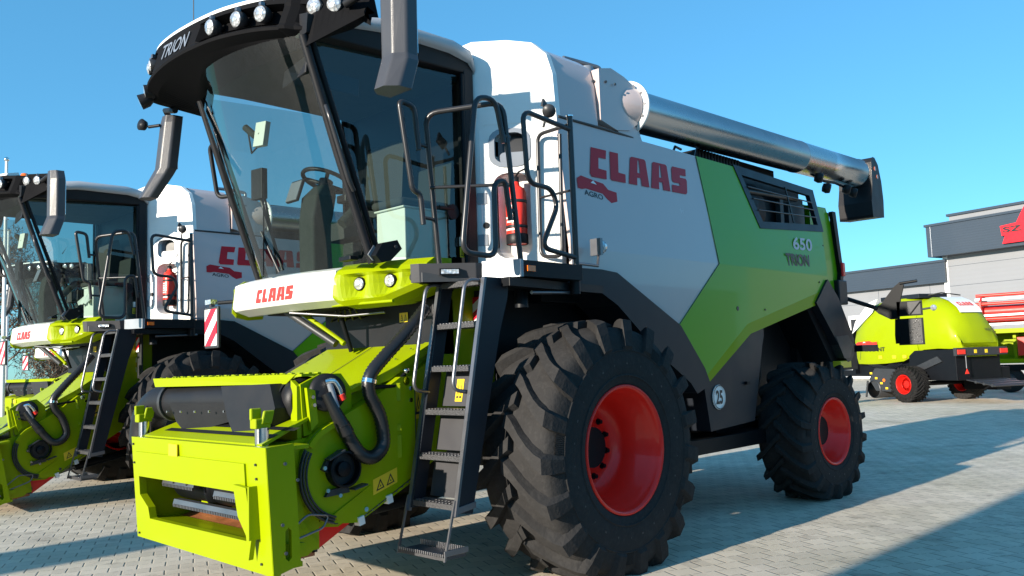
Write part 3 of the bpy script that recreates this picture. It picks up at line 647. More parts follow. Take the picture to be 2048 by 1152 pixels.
    t.box(x0, x0+.20, -1.395, -1.385, .35, .385, 'edge'); t.obox((-.985, -1.405, .625), (.16, 0, .02), (0, .008, 0), (0, 0, .04), 'edge')
    t.build('step', ld, .0015)
    for z0, z1 in ((.66, .91), (.96, 1.20), (1.25, 1.50)):
        p = MB(); xm = SX((z0+z1)/2)+.15; p.obox((xm, -1.17, (z0+z1)/2), (.006, 0, 0), (0, .40, 0), ((z1-z0)*.21, 0, z1-z0), 'strip')
        if z0 > 1.2: sticker(p, [(SX(1.28)+.15, -1.10, 1.28), (SX(1.28)+.15, -1.17, 1.28), (SX(1.43)+.15, -1.10, 1.43), (SX(1.43)+.15, -1.17, 1.43)], 'yellow', .006)
        p.build('back_plate', ld)
    for y in (-1.36, -.965):
        q = MB(); q.tube([(-.74, y, 2.09), (-.90, y, 2.09), (-1.04, y, 1.37), (-.90, y, 1.35)], .013, 'edge', 8, bend=.09); q.build('grab_rail', ld)
    # striped plates behind the ladder
    for z0, z1, y0, y1, mm in ((1.84, 2.03, -.89, -.68, 'stripe'), (1.58, 1.77, -.80, -.58, 'stripe2')):
        p = MB(); p.box(-.31, -.30, y0, y1, z0, z1, mm); p.build('warning_plate', root)
    p = MB(); p.box(-.29, -.27, -.93, -.55, 1.5, 2.08, 'dark'); p.build('plate_holder', root)
    # ---- cab
    cab = cab_parts(root)
    # ---- feeder house (pivots about the front axle)
    feeder_parts(root)
    # ---- far width marker board on its arm
    b = MB(); b.box(-1.30, -1.275, 1.26, 1.50, 1.74, 2.09, 'dark'); b.tube([(-1.27, 1.3, 2.12), (-1.15, .9, 2.12)], .018, 'blackm', 8); mk = b.build('marker_board', root, .008)
    b = MB(); b.box(-1.306, -1.300, 1.275, 1.485, 1.76, 2.07, 'stripe'); b.build('striped_face', mk)
    b = MB(); b.box(-1.33, -1.27, 1.33, 1.43, 2.11, 2.15, 'lens'); b.build('position_light', mk)
    # ---- rear marker board (seen from its back)
    b = MB(); b.tube([(5.45, -1.0, 2.27), (5.8, -1.15, 2.17), (6.0, -1.40, 2.05)], .028, 'blackm', 8)
    b.prism([(-1.36, 2.04), (-1.46, 2.10), (-1.62, 2.29), (-1.70, 2.35), (-1.74, 2.31), (-1.69, 2.14), (-1.66, 1.90), (-1.56, 1.90), (-1.42, 1.98)], lambda y, z: (6.0, y, z), lambda y, z: (6.03, y, z), 'blackm')
    b.box(6.0, 6.03, -1.93, -1.64, 1.93, 2.11, 'blackm'); b.box(6.0, 6.03, -1.93, -1.64, 1.58, 1.90, 'blackm'); b.xz([(5.99, 1.7), (6.0, 1.6), (6.03, 1.6), (6.03, 1.9)], -1.66, -1.60, 'blackm')
    b.tube([(6.0, -1.70, 2.33), (6.0, -1.90, 2.345)], .018, 'blackm', 6); b.box(5.99, 6.0, -1.92, -1.77, 1.945, 2.10, 'dark'); b.box(5.99, 6.0, -1.92, -1.77, 1.59, 1.89, 'dark')
    b.tube([(5.985, -1.92, 2.09), (5.985, -1.80, 1.95)], .008, 'blackm', 6)
    for k in range(60): bolt(b, (5.988, -1.78-random.random()*.13, 1.60+random.random()*.28), (-1, 0, 0), .004, 'chrome', .002)
    rb = b.build('rear_marker_board', root, .006)
    b = MB(); b.tube([(6.01, -1.93, 2.0), (6.01, -2.03, 2.01)], .012, 'dark', 6); b.lathe([(.001, -.03), (.03, -.02), (.036, 0), (.03, .02), (.001, .03)], (6.01, -2.06, 2.01), (1, 0, 0), 'lens', 16); b.build('position_light', rb)
    # ---- hitch and rear steps
    b = MB(); b.box(5.45, 6.05, -1.1, -.5, 1.30, 1.62, 'blackm'); b.box(5.6, 6.1, -1.35, -1.1, 1.52, 1.60, 'black'); b.box(5.4, 6.0, -.5, .9, 1.25, 1.45, 'blackm')
    b.tube([(5.6, -1.05, 1.45), (5.5, -1.08, 1.0), (5.56, -.9, .9)], .03, 'dark', 8); b.lathe([(.05, -.04), (.11, -.04), (.11, .04), (.05, .04)], (5.62, -1.0, 1.0), (0, 1, 0), 'edge', 20)
    b.build('tow_hitch', root, .008)
    return root

def cab_parts(root):
    # centre line of the cab y = .1 ; front glass leans forward at the top
    yc = .1
    def fx(y, z):  # windscreen x at height z
        t = (z-2.27)/(3.74-2.27); e = ((y-yc)/.78)**2
        return (-1.14-.14*(1-e))*(1-t)+(-1.66-.20*(1-e))*t
    b = MB(); rows = []
    for k in range(9):
        z = 2.25+(3.76-2.25)*k/8; rows.append([(fx(y, z), y, z) for y in [yc-.75+1.5*j/16 for j in range(17)]])
    b.loft(rows, 'glass'); b.build('windscreen', root)
    for sgn, nm in ((-1, 'door_window'), (1, 'side_window')):
        y = yc+sgn*.775; b = MB()
        pts = [(-1.10, 2.30), (-.22, 2.36), (-.22, 3.80), (-1.62, 3.72)]
        b.add([(x, y-(.0 if sgn > 0 else -.02), z) for x, z in pts], [(0, 1, 2, 3)], 'glass'); b.build(nm, root)
    # pillars
    for sgn in (-1, 1):
        b = MB(); y = yc+sgn*.765
        b.tube([(fx(y, 2.26)+.01, y, 2.26), (fx(y, 3.0)+.0, y, 3.0), (fx(y, 3.76)+.01, y, 3.76)], .030, 'black', 8)
        b.tube([(fx(y, 2.26)+.075, y+sgn*.005, 2.28), (fx(y, 3.76)+.075, y+sgn*.005, 3.74)], .022, 'blackm', 8)
        if sgn < 0:
            b.tube([(fx(y, 2.74)+.0, y-.05, 2.74), (fx(y, 2.80)-.03, y-.07, 2.80), (fx(y, 3.22)-.03, y-.07, 3.22), (fx(y, 3.3)-.0, y-.03, 3.3)], .016, 'tube', 8, bend=.04)
        b.build('front_pillar', root)
        b = MB(); y2 = yc+sgn*.76; b.box(-.24, -.14, y2-.045, y2+.045, 2.25, 3.92, 'black'); b.tube([(-.26, y2+sgn*.04, 2.30), (-.26, y2+sgn*.04, 3.80)], .02, 'blackm', 8); b.build('rear_pillar', root, .012)
        b = MB(); b.loft([[(x, yc+sgn*yy, z+dz) for yy, z in ((.72, 3.76), (.80, 3.77), (.82, 3.90), (.72, 3.92))] for x, dz in ((-1.66, .0), (-.9, .03), (-.14, .05))], 'black', False, closed=True, caps=True); b.build('roof_rail', root, .01)
    # foot bracket of the near pillar
    b = MB(); b.prism([(-1.17, 2.30), (-1.11, 2.39), (-.98, 2.42), (-.94, 2.36), (-1.04, 2.27), (-1.12, 2.25)], lambda x, z: (x, -.76, z), lambda x, z: (x, -.66, z), 'blackm')
    b.xz([(-1.19, 2.31), (-1.14, 2.38), (-1.08, 2.30), (-1.10, 2.26), (-1.15, 2.27)], -.70, -.69, 'silver'); bolt(b, (-1.0, -.762, 2.37), (0, -1, 0), .012, 'dark')
    b.box(-1.27, -1.20, -.60, -.46, 2.28, 2.31, 'blackm'); b.build('pillar_bracket', root, .006)
    # rear wall with window, floor, headliner
    b = MB(); b.yz([(-.62, 2.24), (.84, 2.24), (.84, 3.9), (-.62, 3.9)], -.20, -.14, 'blackm'); b.build('rear_wall', root)
    b = MB(); b.xy([(-1.08, -.30), (-.86, -.64), (-.15, -.64), (-.15, .86), (-1.08, .86)], 2.17, 2.25, 'cabgrey'); b.build('cab_floor', root)
    b = MB(); b.prism([(-1.66, 3.76), (-.2, 3.76), (-.2, 3.82), (-1.66, 3.80)], lambda x, z: (x, -.62, z), lambda x, z: (x, .82, z), 'cabgrey')
    b.build('headliner', root, .02)
    # roof
    b = MB(); rows = []
    for x, dz, w_ in ((-1.50, -.03, .78), (-1.3, -.01, .84), (-1.0, .03, .86), (-.4, .03, .87), (-.20, .0, .85), (-.12, -.07, .80)):
        rows.append([(x, yc+sx*w_*a, z+dz) for a, z, sx in ((1.0, 3.90, -1), (1.02, 3.94, -1), (1.0, 3.985, -1), (.93, 4.015, -1), (.5, 4.05, -1), (.0, 4.06, 1), (.5, 4.05, 1), (.93, 4.015, 1), (1.0, 3.985, 1), (1.02, 3.94, 1), (1.0, 3.90, 1))])
    b.loft(rows, 'roof', True, closed=True, caps=True); b.build('roof', root)
    # visor with lamps
    VL = [(-1.0, -1.38), (-.90, -1.47), (-.75, -1.60), (-.61, -1.69), (-.45, -1.79), (-.28, -1.87), (.01, -1.97), (.30, -2.01), (.64, -2.03), (.95, -2.02), (1.12, -1.97), (1.2, -1.90)]
    def tab(T, y):
        y = max(T[0][0], min(T[-1][0], y))
        for (a0, v0), (a1, v1) in zip(T, T[1:]):
            if y <= a1: return v0+(v1-v0)*(y-a0)/(a1-a0)
    def vx(y): return sum(tab(VL, y+d) for d in (-.1, -.05, 0, .05, .1))/5
    b = MB(); rows = []; ys = [-1.0+2.2*k/66 for k in range(67)]
    for y in ys:
        x = vx(y); e = abs((y-yc)/1.1); rec = 1 if (-.50 < y < .22 or -.88 < y < -.63 or .92 < y < 1.12) else 0
        zl = 3.845-.13*e**3; zt = 4.075-(.04 if y > 0 else .21)*e**4; bk = -1.64+.26*max(0, (e-.75)/.25)
        lf = .20*max(0, (-.72-y)/.28); zl += lf*.75
        dx = .085*rec; pro = -.03 if -.60 < y < -.52 else 0; x += pro
        rows.append([(bk, y, 3.75-.02*e+lf), (bk-.02, y, 3.705-.04*e+lf), (x+.09, y, max(zl-.035, 3.70+lf)), (x+.005, y, zl), (x+.0, y, zl+.02), (x+.012+dx*.2, y, zl+.04), (x+.015+dx, y, zl+.055), (x+.055+dx, y, zt-.06), (x+.055, y, zt-.035), (x+.065, y, zt), (x+.12, y, zt+.012), (bk+.05, y, 4.05)])
    b.loft(rows, 'visor', False, closed=True, caps=True)
    vz = b.build('visor', root)
    b = MB(); rows = [[(vx(y)+.07, y, 4.078-.04*abs((y-yc)/1.1)**4), (vx(y)+.075, y, 4.105-.04*abs((y-yc)/1.1)**4), (vx(y)+.20, y, 4.13-.04*abs((y-yc)/1.1)**4), (vx(y)+.22, y, 4.07)] for y in ys[18:-2]]
    b.loft(rows, 'white', False, closed=True, caps=True); b.build('visor_trim', vz)
    b = MB(); y0, y1 = .74, .34
    text(b, 'TRION', [(vx(y0)+.013, y0, 3.885), (vx(y1)+.013, y1, 3.885), (vx(y0)+.052, y0, 4.01), (vx(y1)+.052, y1, 4.01)], 'silver', .01, .012); b.build('visor_lettering', vz)
    for ya, yb in ((.20, -.48), (-.65, -.87), (1.10, .94)):
        f = MB(); f.loft([[(vx(y)+.018, y, 3.892-.13*abs((y-yc)/1.1)**3), (vx(y)+.075, y, 3.900-.13*abs((y-yc)/1.1)**3)] for y in [ya+(yb-ya)*k/8 for k in range(9)]], 'edge', False, )
        f.build('recess_sill', vz)
    for y in (.07, -.17, -.36, -.70, -.81, 1.05, .97):
        x = vx(y); h = MB(); a = Vector((-.90, max(-.5, min(.5, .45*(y-.2))), -.10)).normalized(); zc = 3.965 if abs(y) < .9 else 3.93; r_ = .056 if y < .9 else .045
        c = Vector((x+.05, y, zc)); h.lathe([(r_*.7, -.05), (r_*1.05, -.02), (r_*1.08, .03), (r_, .035)], c, a, 'ink', 20)
        h.lathe([(r_, .030), (r_*.8, .042), (.001, .050)], c, a, 'lens', 20); h.obox(c+Vector((-.01, .0, .07)), (.03, 0, 0), (0, .03, 0), (0, 0, .03), 'edge')
        h.build('work_lamp', vz)
    # lamps cluster at the far corner of the visor
    h = MB()
    for c, ax in (((-1.95, 1.13, 3.76), (-.9, .4, -.2)), ((-1.97, 1.17, 3.69), (-.8, .5, -.4))):
        a = Vector(ax).normalized(); h.lathe([(.03, -.08), (.055, -.04), (.06, .02)], c, a, 'black', 16); h.lathe([(.058, .02), (.001, .028)], c, a, 'lens', 16)
    h.build('work_lamp', vz)
    # aerial
    h = MB(); h.tube([(-1.75, .75, 4.1), (-1.75, .75, 4.9)], .004, 'ink', 6); h.build('aerial', root)
    # bumper: white middle, lime lamp pods
    BT = [(-.95, -.86), (-.85, -.93), (-.70, -1.05), (-.49, -1.17), (-.29, -1.255), (.04, -1.33), (.30, -1.345), (.54, -1.35), (.80, -1.34), (1.0, -1.31), (1.10, -1.25), (1.16, -1.17)]
    def bx(y): return (tab(BT, y-.05)+tab(BT, y)+tab(BT, y+.05))/3
    def brow(y, dx=0, z0=2.01, z1=2.24):
        x = bx(y)+dx
        return [(x+.26, y, z1+.03), (x+.10, y, z1+.02), (x+.02, y, z1-.01), (x-.005, y, z0+.035), (x+.02, y, z0+.01), (x+.14, y, z0-.03), (x+.26, y, z0-.02)]
    b = MB(); b.loft([brow(-.34+1.38*k/24) for k in range(24)], 'white', False, closed=True, caps=True)
    bu = b.build('bumper', root, .01, 3)
    b = MB(); tmp = MB(); wordmark(tmp, [(0, 0, 0), (1, 0, 0), (0, 1, 0), (1, 1, 0)], 'redlogo', 0)
    def onb(u, v):
        y = .54-.50*u; z = 2.055+v*.105
        return (bx(y)-.005+.025*(z-2.045)/.185-.004, y, z)
    b.add([onb(u, v) for u, v, _ in tmp.v], tmp.f, 'redlogo'); b.build('bumper_lettering', bu)
    for sgn in (-1, 1):
        def yy(t): return (-.34-.58*t if sgn < 0 else .98+.18*t)
        b = MB(); n = 26; rows = []
        for k in range(n+1):
            t = k/n; y = yy(t); x = bx(y)-.012; zt = 2.26+.02*t; zb = 2.0+.10*max(0, (t-.6)/.4)-.03*min(1, t/.1)*(1-t)
            rec = 0
            if sgn < 0:
                for c0 in (.25, .60): rec += .085*math.exp(-((t-c0)/.11)**2)
                rec += .05*math.exp(-((t-.85)/.06)**2)
            else: rec = .04*math.exp(-((t-.5)/.3)**2)
            rows.append([(x+.28, y, zt+.015), (x+.12, y, zt+.015), (x+.05, y, zt-.03), (x+.022, y, zt-.065), (x+rec*.85+.015, y, zt-.085), (x+rec*1.1+.01, y, (zt+zb)/2), (x+rec*.5, y, zb+.055), (x+.005, y, zb+.035), (x+.04, y, zb+.0), (x+.14, y, zb-.02), (x+.28, y, zb-.01)])
        b.loft(rows, 'lime', False, closed=True, caps=True); pd = b.build('lamp_pod', bu)
        for k_, (t, r_) in enumerate(((.25, .042), (.60, .042), (.85, .026)) if sgn < 0 else ((.25, .03), (.8, .03))):
            y = yy(t); x = bx(y)+(.055 if r_ > .04 else .035); a = Vector((-.95, -.30 if sgn < 0 else .3, .0)).normalized()
            h = MB(); h.lathe([(r_+.006, -.05), (r_+.008, .0), (r_, .008)], (x, y, 2.12+.03*t), a, 'blackm', 24); h.lathe([(r_, .006), (r_*.6, .016), (.001, .02)], (x, y, 2.12+.03*t), a, 'lens' if r_ > .035 or sgn > 0 else 'dark', 24); h.build('headlight', pd)
    # underside of the cab front: struts, pipes, dark front of the body
    b = MB(); b.tube([(-1.10, .52, 2.0), (-.95, .06, 1.72)], .03, 'dark', 8); b.tube([(-1.02, .50, 2.02), (-.90, .02, 1.72)], .022, 'lime', 8)
    b.tube([(-1.15, -.2, 1.99), (-1.1, -.85, 1.98)], .012, 'lime', 6); b.tube([(-1.2, .3, 1.97), (-1.0, -.15, 1.92), (-.9, -.5, 1.93)], .010, 'edge', 6)
    b.tube([(-.95, .0, 1.95), (-.85, .0, 1.66)], .02, 'blackm', 6)
    for k in range(5): b.tube([(-1.0+.03*k, -.25+.1*k, 1.98), (-.9, -.2+.1*k, 1.9), (-.7, -.1+.1*k, 1.95)], .008, 'hose', 6)
    b.build('cab_undercarriage', root)
    b = MB(); b.xy([(-1.02, -.30), (-.82, -.72), (-.15, -.75), (-.15, .95), (-1.02, .95)], 1.99, 2.165, 'blackm'); b.box(-.70, -.50, -.80, .58, 1.60, 2.02, 'black')
    sticker(b, [(-.705, -.42, 1.86), (-.705, -.52, 1.86), (-.705, -.42, 1.93), (-.705, -.52, 1.93)], 'yellow'); b.build('cab_base', root, .01)
    # far side handle on the pillar
    b = MB(); b.tube([(-1.46, .86, 3.36), (-1.50, 1.0, 3.38), (-1.42, 1.02, 2.96), (-1.36, .87, 2.96)], .018, 'black', 10, bend=.06); b.build('grab_handle', root)
    # mirrors
    def mirror(pts, sec, name, flip):
        b = MB(); rows = []
        for (x, y, z), w_, d_ in zip(pts, [s_[0] for s_ in sec], [s_[1] for s_ in sec]):
            rows.append([(x+d_*.5, y-w_*.5, z), (x-d_*.1, y-w_*.5, z), (x-d_*.5, y-w_*.22, z), (x-d_*.5, y+w_*.22, z), (x-d_*.1, y+w_*.5, z), (x+d_*.5, y+w_*.5, z)])
        b.loft(rows, 'mirrorp', False, closed=True, caps=True); return b.build(name, root, .012, 3)
    mr = mirror([(-1.50, -1.44, 3.96), (-1.50, -1.45, 3.86), (-1.50, -1.45, 3.42), (-1.51, -1.46, 3.38), (-1.58, -1.48, 3.19)], [(.20, .14), (.25, .15), (.235, .15), (.245, .16), (.22, .17)], 'mirror', 1)
    b = MB(); b.tube([(-1.45, -1.42, 3.92), (-1.45, -1.2, 4.0), (-1.48, -.9, 3.95)], .03, 'black', 8); b.build('mirror_arm', mr)
    b = MB(); b.box(-1.422, -1.418, -1.56, -1.34, 3.44, 3.85, 'chrome'); b.build('mirror_glass', mr)
    mr = mirror([(-1.66, 1.34, 3.66), (-1.67, 1.35, 3.60), (-1.70, 1.38, 3.22), (-1.72, 1.40, 3.17), (-1.82, 1.44, 2.97)], [(.16, .13), (.20, .13), (.20, .13), (.20, .13), (.16, .12)], 'mirror', -1)
    b = MB(); b.tube([(-1.72, 1.14, 3.66), (-1.72, 1.32, 3.70), (-1.66, 1.34, 3.62)], .025, 'black', 8); b.tube([(-1.75, 1.36, 3.58), (-1.80, 1.46, 3.58)], .014, 'black', 6)
    b.lathe([(.001, -.05), (.04, -.03), (.05, .01), (.001, .02)], (-1.84, 1.50, 3.60), (-.9, -.2, .1), 'black', 14); b.build('mirror_arm', mr)
    b = MB(); b.box(-1.63, -1.625, 1.30, 1.46, 3.22, 3.58, 'chrome'); b.build('mirror_glass', mr)
    # interior
    b = MB(); sw = Vector((-1.02, .05, 2.98)); nrm = Vector((.35, 0, .94)).normalized(); e1 = Vector((0, 1, 0)); e2 = nrm.cross(e1)
    ring = [sw+.185*(math.cos(a)*e1+math.sin(a)*e2) for a in [2*math.pi*k/28 for k in range(29)]]
    b.tube(ring, .017, 'black', 8, caps=False)
    for a in (.5, 2.6, 4.7): b.tube([sw-nrm*.03, sw+.17*(math.cos(a)*e1+math.sin(a)*e2)], .016, 'black', 6)
    b.lathe([(.05, -.06), (.055, 0), (.001, .01)], sw, nrm, 'black', 12); b.lathe([(.001, -.03), (.03, -.02), (.03, .03), (.001, .035)], sw+.19*e2*-1+nrm*.03, nrm, 'black', 10); b.build('steering_wheel', root)
    b = MB(); b.loft([[(x-dx, .05-w_, z), (x-dx, .05+w_, z), (x+dx, .05+w_, z), (x+dx, .05-w_, z)] for x, z, dx, w_ in ((-1.12, 2.25, .09, .10), (-1.13, 2.62, .08, .10), (-1.12, 2.66, .09, .10), (-1.09, 2.84, .09, .11), (-1.04, 2.93, .06, .07))], 'cabgrey', False, closed=True, caps=True); b.build('steering_column', root, .02, 3)
    b = MB(); b.obox((-1.20, .20, 2.90), (.02, 0, -.01), (0, .16, .0), (.06, 0, .17), 'black'); b.obox((-1.21, .205, 2.90), (.012, 0, -.006), (0, .15, .0), (.055, 0, .155), 'silver'); b.build('column_display', root, .004)
    b = MB(); c = Vector((-1.30, .52, 3.40)); b.obox(c, (.05, .012, 0), (-.03, .10, 0), (.03, 0, .20), 'mint'); b.tube([c, c+Vector((.0, .12, .02)), c+Vector((-.02, .22, .10))], .03, 'cabgrey', 8); b.tube([c+Vector((0, .05, -.08)), c+Vector((0, .16, -.12)), c+Vector((0, .22, .08))], .008, 'hose', 6); b.build('terminal_screen', root, .006)
    b = MB(); b.obox((-1.36, .46, 2.98), (.05, 0, 0), (-.02, .13, 0), (0, 0, .24), 'black'); b.tube([(-1.33, .47, 3.0), (-1.26, .42, 2.5), (-1.25, .40, 2.28)], .010, 'ink', 6); b.tube([(-1.36, .49, 2.96), (-1.24, .33, 2.3)], .014, 'ink', 6); b.build('outside_mirror', root, .02, 3)
    b = MB(); b.tube([(-1.37, .42, 2.60), (-1.30, .28, 2.28)], .012, 'ink', 6); b.obox((-1.36, .40, 2.62), (.012, 0, 0), (-.05, -.09, -.02), (0.02, .05, -.70), 'ink'); b.build('wiper', root)
    b = MB(); b.loft([[(x-.2, -.12, z), (x-.2, .42, z), (x+.24, .42, z), (x+.24, -.12, z)] for x, z in ((-.60, 2.56), (-.60, 2.70))], 'cloth', False, closed=True, caps=True)
    b.prism([(-.42, 2.66), (-.30, 2.66), (-.22, 3.20), (-.28, 3.42), (-.36, 3.40), (-.38, 3.2)], lambda x, z: (x, -.10, z), lambda x, z: (x, .40, z), 'cloth'); b.box(-.72, -.40, .02, .30, 2.25, 2.56, 'cabgrey'); b.build('driver_seat', root, .04, 3)
    b = MB(); b.box(-.78, -.36, -.60, -.26, 2.25, 2.70, 'mint'); b.box(-.80, -.35, -.61, -.25, 2.70, 2.715, 'mint'); bx_ = b.build('cool_box', root, .02, 3)
    b = MB(); b.box(-.82, -.34, -.61, -.24, 2.718, 2.78, 'cloth'); b.build('seat_cushion', bx_, .025, 3)
    b = MB(); b.prism([(-.33, 2.76), (-.25, 2.76), (-.22, 3.10), (-.30, 3.12)], lambda x, z: (x, -.60, z), lambda x, z: (x, -.20, z), 'cabgrey'); b.build('passenger_backrest', root, .03, 3)
    b = MB(); b.tube([(-1.0, -.12, 2.62), (-.85, -.14, 2.78), (-.5, -.16, 2.80)], .045, 'cabgrey', 8); b.tube([(-.95, -.13, 2.78), (-.97, -.13, 2.90)], .025, 'black', 8); b.box(-1.02, -.94, -.20, -.08, 2.78, 2.84, 'black'); b.build('armrest_console', root, .01)
    b = MB(); b.tube([(-.26, -.60, 2.70), (-.36, -.66, 2.72), (-.50, -.665, 2.72)], .016, 'black', 8); b.disc((-.36, -.672, 2.70), (0, -1, 0), .06, 'black', 16, .02); b.build('door_handle', root)
    b = MB(); b.obox((-1.62, -.50, 3.56), (.02, 0, 0), (-.0, .30, -.04), (.02, 0, .13), 'black'); b.obox((-1.35, -.64, 3.50), (.30, 0, .0), (0, .02, 0), (0, 0, .13), 'black'); b.build('sun_blind', root, .015)
    b = MB(); b.box(-.30, -.25, -.70, -.665, 2.44, 2.51, 'white'); sticker(b, [(-.31, -.675, 2.35), (-.24, -.675, 2.35), (-.31, -.675, 2.43), (-.24, -.675, 2.43)]); b.build('sticker', root)

def feeder_parts(root):
    # local frame of the feeder: origin at the pivot (x .1, z 1.55); coordinates below are machine coordinates shifted
    PV = Vector((.1, 0, 1.55)); F = empty('feeder_house', PV, root)
    def B(mb, name, parent=None, bevel=0, seg=2):
        mb.v = [(x-PV.x, y-PV.y, z-PV.z) for x, y, z in mb.v]
        return mb.build(name, parent or F, bevel, seg)
    # main channel
    b = MB(); side = [(-1.68, 1.20), (-1.05, 1.52), (-.10, 1.98), (-.10, 1.12), (-.93, .76), (-1.50, .52), (-1.80, .56)]
    b.xz(side, -.74, .55, 'lime')
    for k in range(6): bolt(b, (-1.5+.14*k, .50, 1.30+.071*k), (-.4, 0, .9), .008, 'edge', .004)
    for k in range(7): bolt(b, (-1.5+.14*k, -.66, 1.30+.071*k), (-.4, 0, .9), .008, 'edge', .004)
    b.tube([(-1.60, -.1, 1.245), (-.72, -.1, 1.69)], .003, 'ink', 4)
    B(b, 'channel', bevel=.004)
    b = MB(); b.xz([(-1.56, 1.335), (-1.05, 1.53), (-.10, 1.99), (-.10, 1.94), (-1.03, 1.48), (-1.10, 1.44)], -.79, -.70, 'lime'); B(b, 'edge_lip', bevel=.003)
    # side plate with the round chain case
    b = MB(); cx, cz, rr_ = -1.53, .88, .32
    arc = [(cx+rr_*math.cos(a), cz+rr_*math.sin(a)) for a in [R(118+8*k) for k in range(19)]]
    out = arc+[(-1.42, .545), (-.93, .765), (-.93, 1.46), (-1.05, 1.46), (-1.30, 1.32)]
    b.xz(out, -.80, -.69, 'lime')
    sticker(b, [(-1.30, -.80, .70), (-1.10, -.80, .76), (-1.30, -.80, .80), (-1.10, -.80, .86)])
    for z0, z1 in ((1.30, 1.42), (1.10, 1.14), (.92, 1.07)): b.prism([(-1.09, -.80), (-1.066, -.816), (-1.060, -.80)], lambda x, y: (x, y, z0), lambda x, y: (x, y, z1), 'lime')
    b.tube([(cx+(rr_+.002)*math.cos(a), -.801, cz+(rr_+.002)*math.sin(a)) for a in [R(118+6*j) for j in range(25)]], .004, 'ink', 5)
    b.tube([(-1.40, -.801, .565), (-.95, -.801, .785), (-.93, -.801, .80), (-.93, -.801, 1.45)], .004, 'ink', 5)
    b.prism([(-1.62, .62), (-1.32, .77), (-1.30, .735), (-1.58, .59)], lambda x, z: (x, -.812+(x+1.6)*.03, z), lambda x, z: (x, -.80, z), 'lime')
    for p_ in ((-1.58, 1.19), (-1.36, .62), (-.97, 1.38), (-.97, 1.30)): bolt(b, (p_[0], -.80, p_[1]), (0, -1, 0), .016, 'chrome')
    for k in range(8): bolt(b, (-1.36+.05*k, -.80, .585+.0233*k), (0, -1, 0), .006, 'edge', .005)
    for k in range(6): bolt(b, (cx+(rr_-.03)*math.cos(R(170+16*k)), -.80, cz+(rr_-.03)*math.sin(R(170+16*k))), (0, -1, 0), .006, 'edge', .005)
    B(b, 'side_plate', bevel=.003).location.y -= .05
    b = MB(); b.xz([(-.92, .77), (-.92, 1.46), (-.10, 1.94), (-.10, 1.14)], -.79, -.745, 'lime'); sticker(b, [(-.90, -.79, 1.16), (-.74, -.79, 1.18), (-.90, -.79, 1.36), (-.74, -.79, 1.38)]); B(b, 'service_door', bevel=.003)
    # lip and belt guard around the round case
    b = MB(); rows = [[(cx+r_*math.cos(a), y, cz+r_*math.sin(a)) for r_, y in ((rr_-.03, -.80), (rr_-.03, -.83), (rr_+.004, -.83), (rr_+.004, -.75))] for a in [R(105+5*k) for k in range(9)]]
    b.loft(rows, 'lime', False, closed=True, caps=True); B(b, 'case_lip').location.y -= .05
    for k in range(3):
        b = MB(); b.tube([(cx+(rr_-.004-.018*k)*math.cos(a), -.812-.004*k, cz+(rr_-.004-.018*k)*math.sin(a)) for a in [R(150+5*j) for j in range(22)]], .008, 'dark', 6); B(b, 'guard_rib').location.y -= .05
    # hub bracket
    b = MB(); hx, hz = -1.55, .90
    b.lathe([(.10, 0), (.115, 0), (.115, .07), (.10, .07)], (hx, -.80, hz), (0, -1, 0), 'blackm', 28); b.disc((hx, -.812, hz), (0, -1, 0), .10, 'ink', 24, .01); b.lathe([(.02, 0), (.05, .02), (.05, .05), (.001, .06)], (hx, -.80, hz), (0, -1, 0), 'blackm', 12)
    b.xz([(hx-.15, hz+.01), (hx-.12, hz+.06), (hx-.02, hz+.12), (hx-.10, hz-.02)], -.83, -.80, 'dark'); b.xz([(hx-.13, hz-.16), (hx+.05, hz-.15), (hx+.04, hz-.11), (hx-.10, hz-.12)], -.83, -.80, 'dark')
    b.obox((hx+.10, -.855, hz-.12), (.10, 0, .02), (0, .07, 0), (0, 0, .012), 'dark'); b.obox((hx-.07, -.85, hz+.095), (.12, 0, .05), (0, .06, 0), (-.005, 0, .012), 'dark')
    for p_ in ((-.14, .02), (-.12, -.12), (-.03, -.16)): bolt(b, (hx+p_[0], -.835, hz+p_[1]), (0, -1, 0), .013, 'chrome')
    B(b, 'drive_hub', bevel=.003).location.y -= .05
    # header frame
    b = MB(); y0, y1 = -1.07, .775
    fxr = lambda z: -2.20+(1.10-z)*.06
    outl = [(y0, .38), (y0, 1.10), (y1, 1.10), (y1, .95), (y1-.01, .40)]
    hole = [(-.90, .55), (-.90, .62), (-.86, .68), (-.82, .84), (.685, .84), (.685, .70), (.56, .62), (.54, .545)]
    b.prism(outl, lambda y, z: (fxr(z), y, z), lambda y, z: (fxr(z)+.05, y, z), 'lime', holes=[hole])
    b.xz([(fxr(.38)+.002, .38), (fxr(1.10)+.002, 1.10), (-2.02, 1.11), (-1.98, .42)], -1.075, -1.045, 'lime', holes=[[(-2.08, .47), (-2.06, .45), (-2.04, .47), (-2.04, .62), (-2.06, .64), (-2.08, .62)]])
    b.xz([(fxr(.4)+.002, .40), (fxr(1.10)+.002, 1.10), (-1.98, 1.10), (-1.95, .42)], .74, .77, 'lime')
    b.box(-2.14, -1.90, -1.045, .74, 1.07, 1.095, 'lime'); b.box(-2.14, -1.95, -1.045, .74, .40, .43, 'lime'); b.xz([(-2.13, .545), (-2.13, .50), (-1.9, .48), (-1.9, .52)], -1.0, .7, 'lime')
    b.prism([(-.84, .83), (.70, .83), (.70, 1.0), (-.84, 1.0)], lambda y, z: (fxr(z)-.012, y, z), lambda y, z: (fxr(z)+.01, y, z), 'lime')
    b.box(-2.12, -1.99, -.97, -.93, .43, 1.07, 'lime')
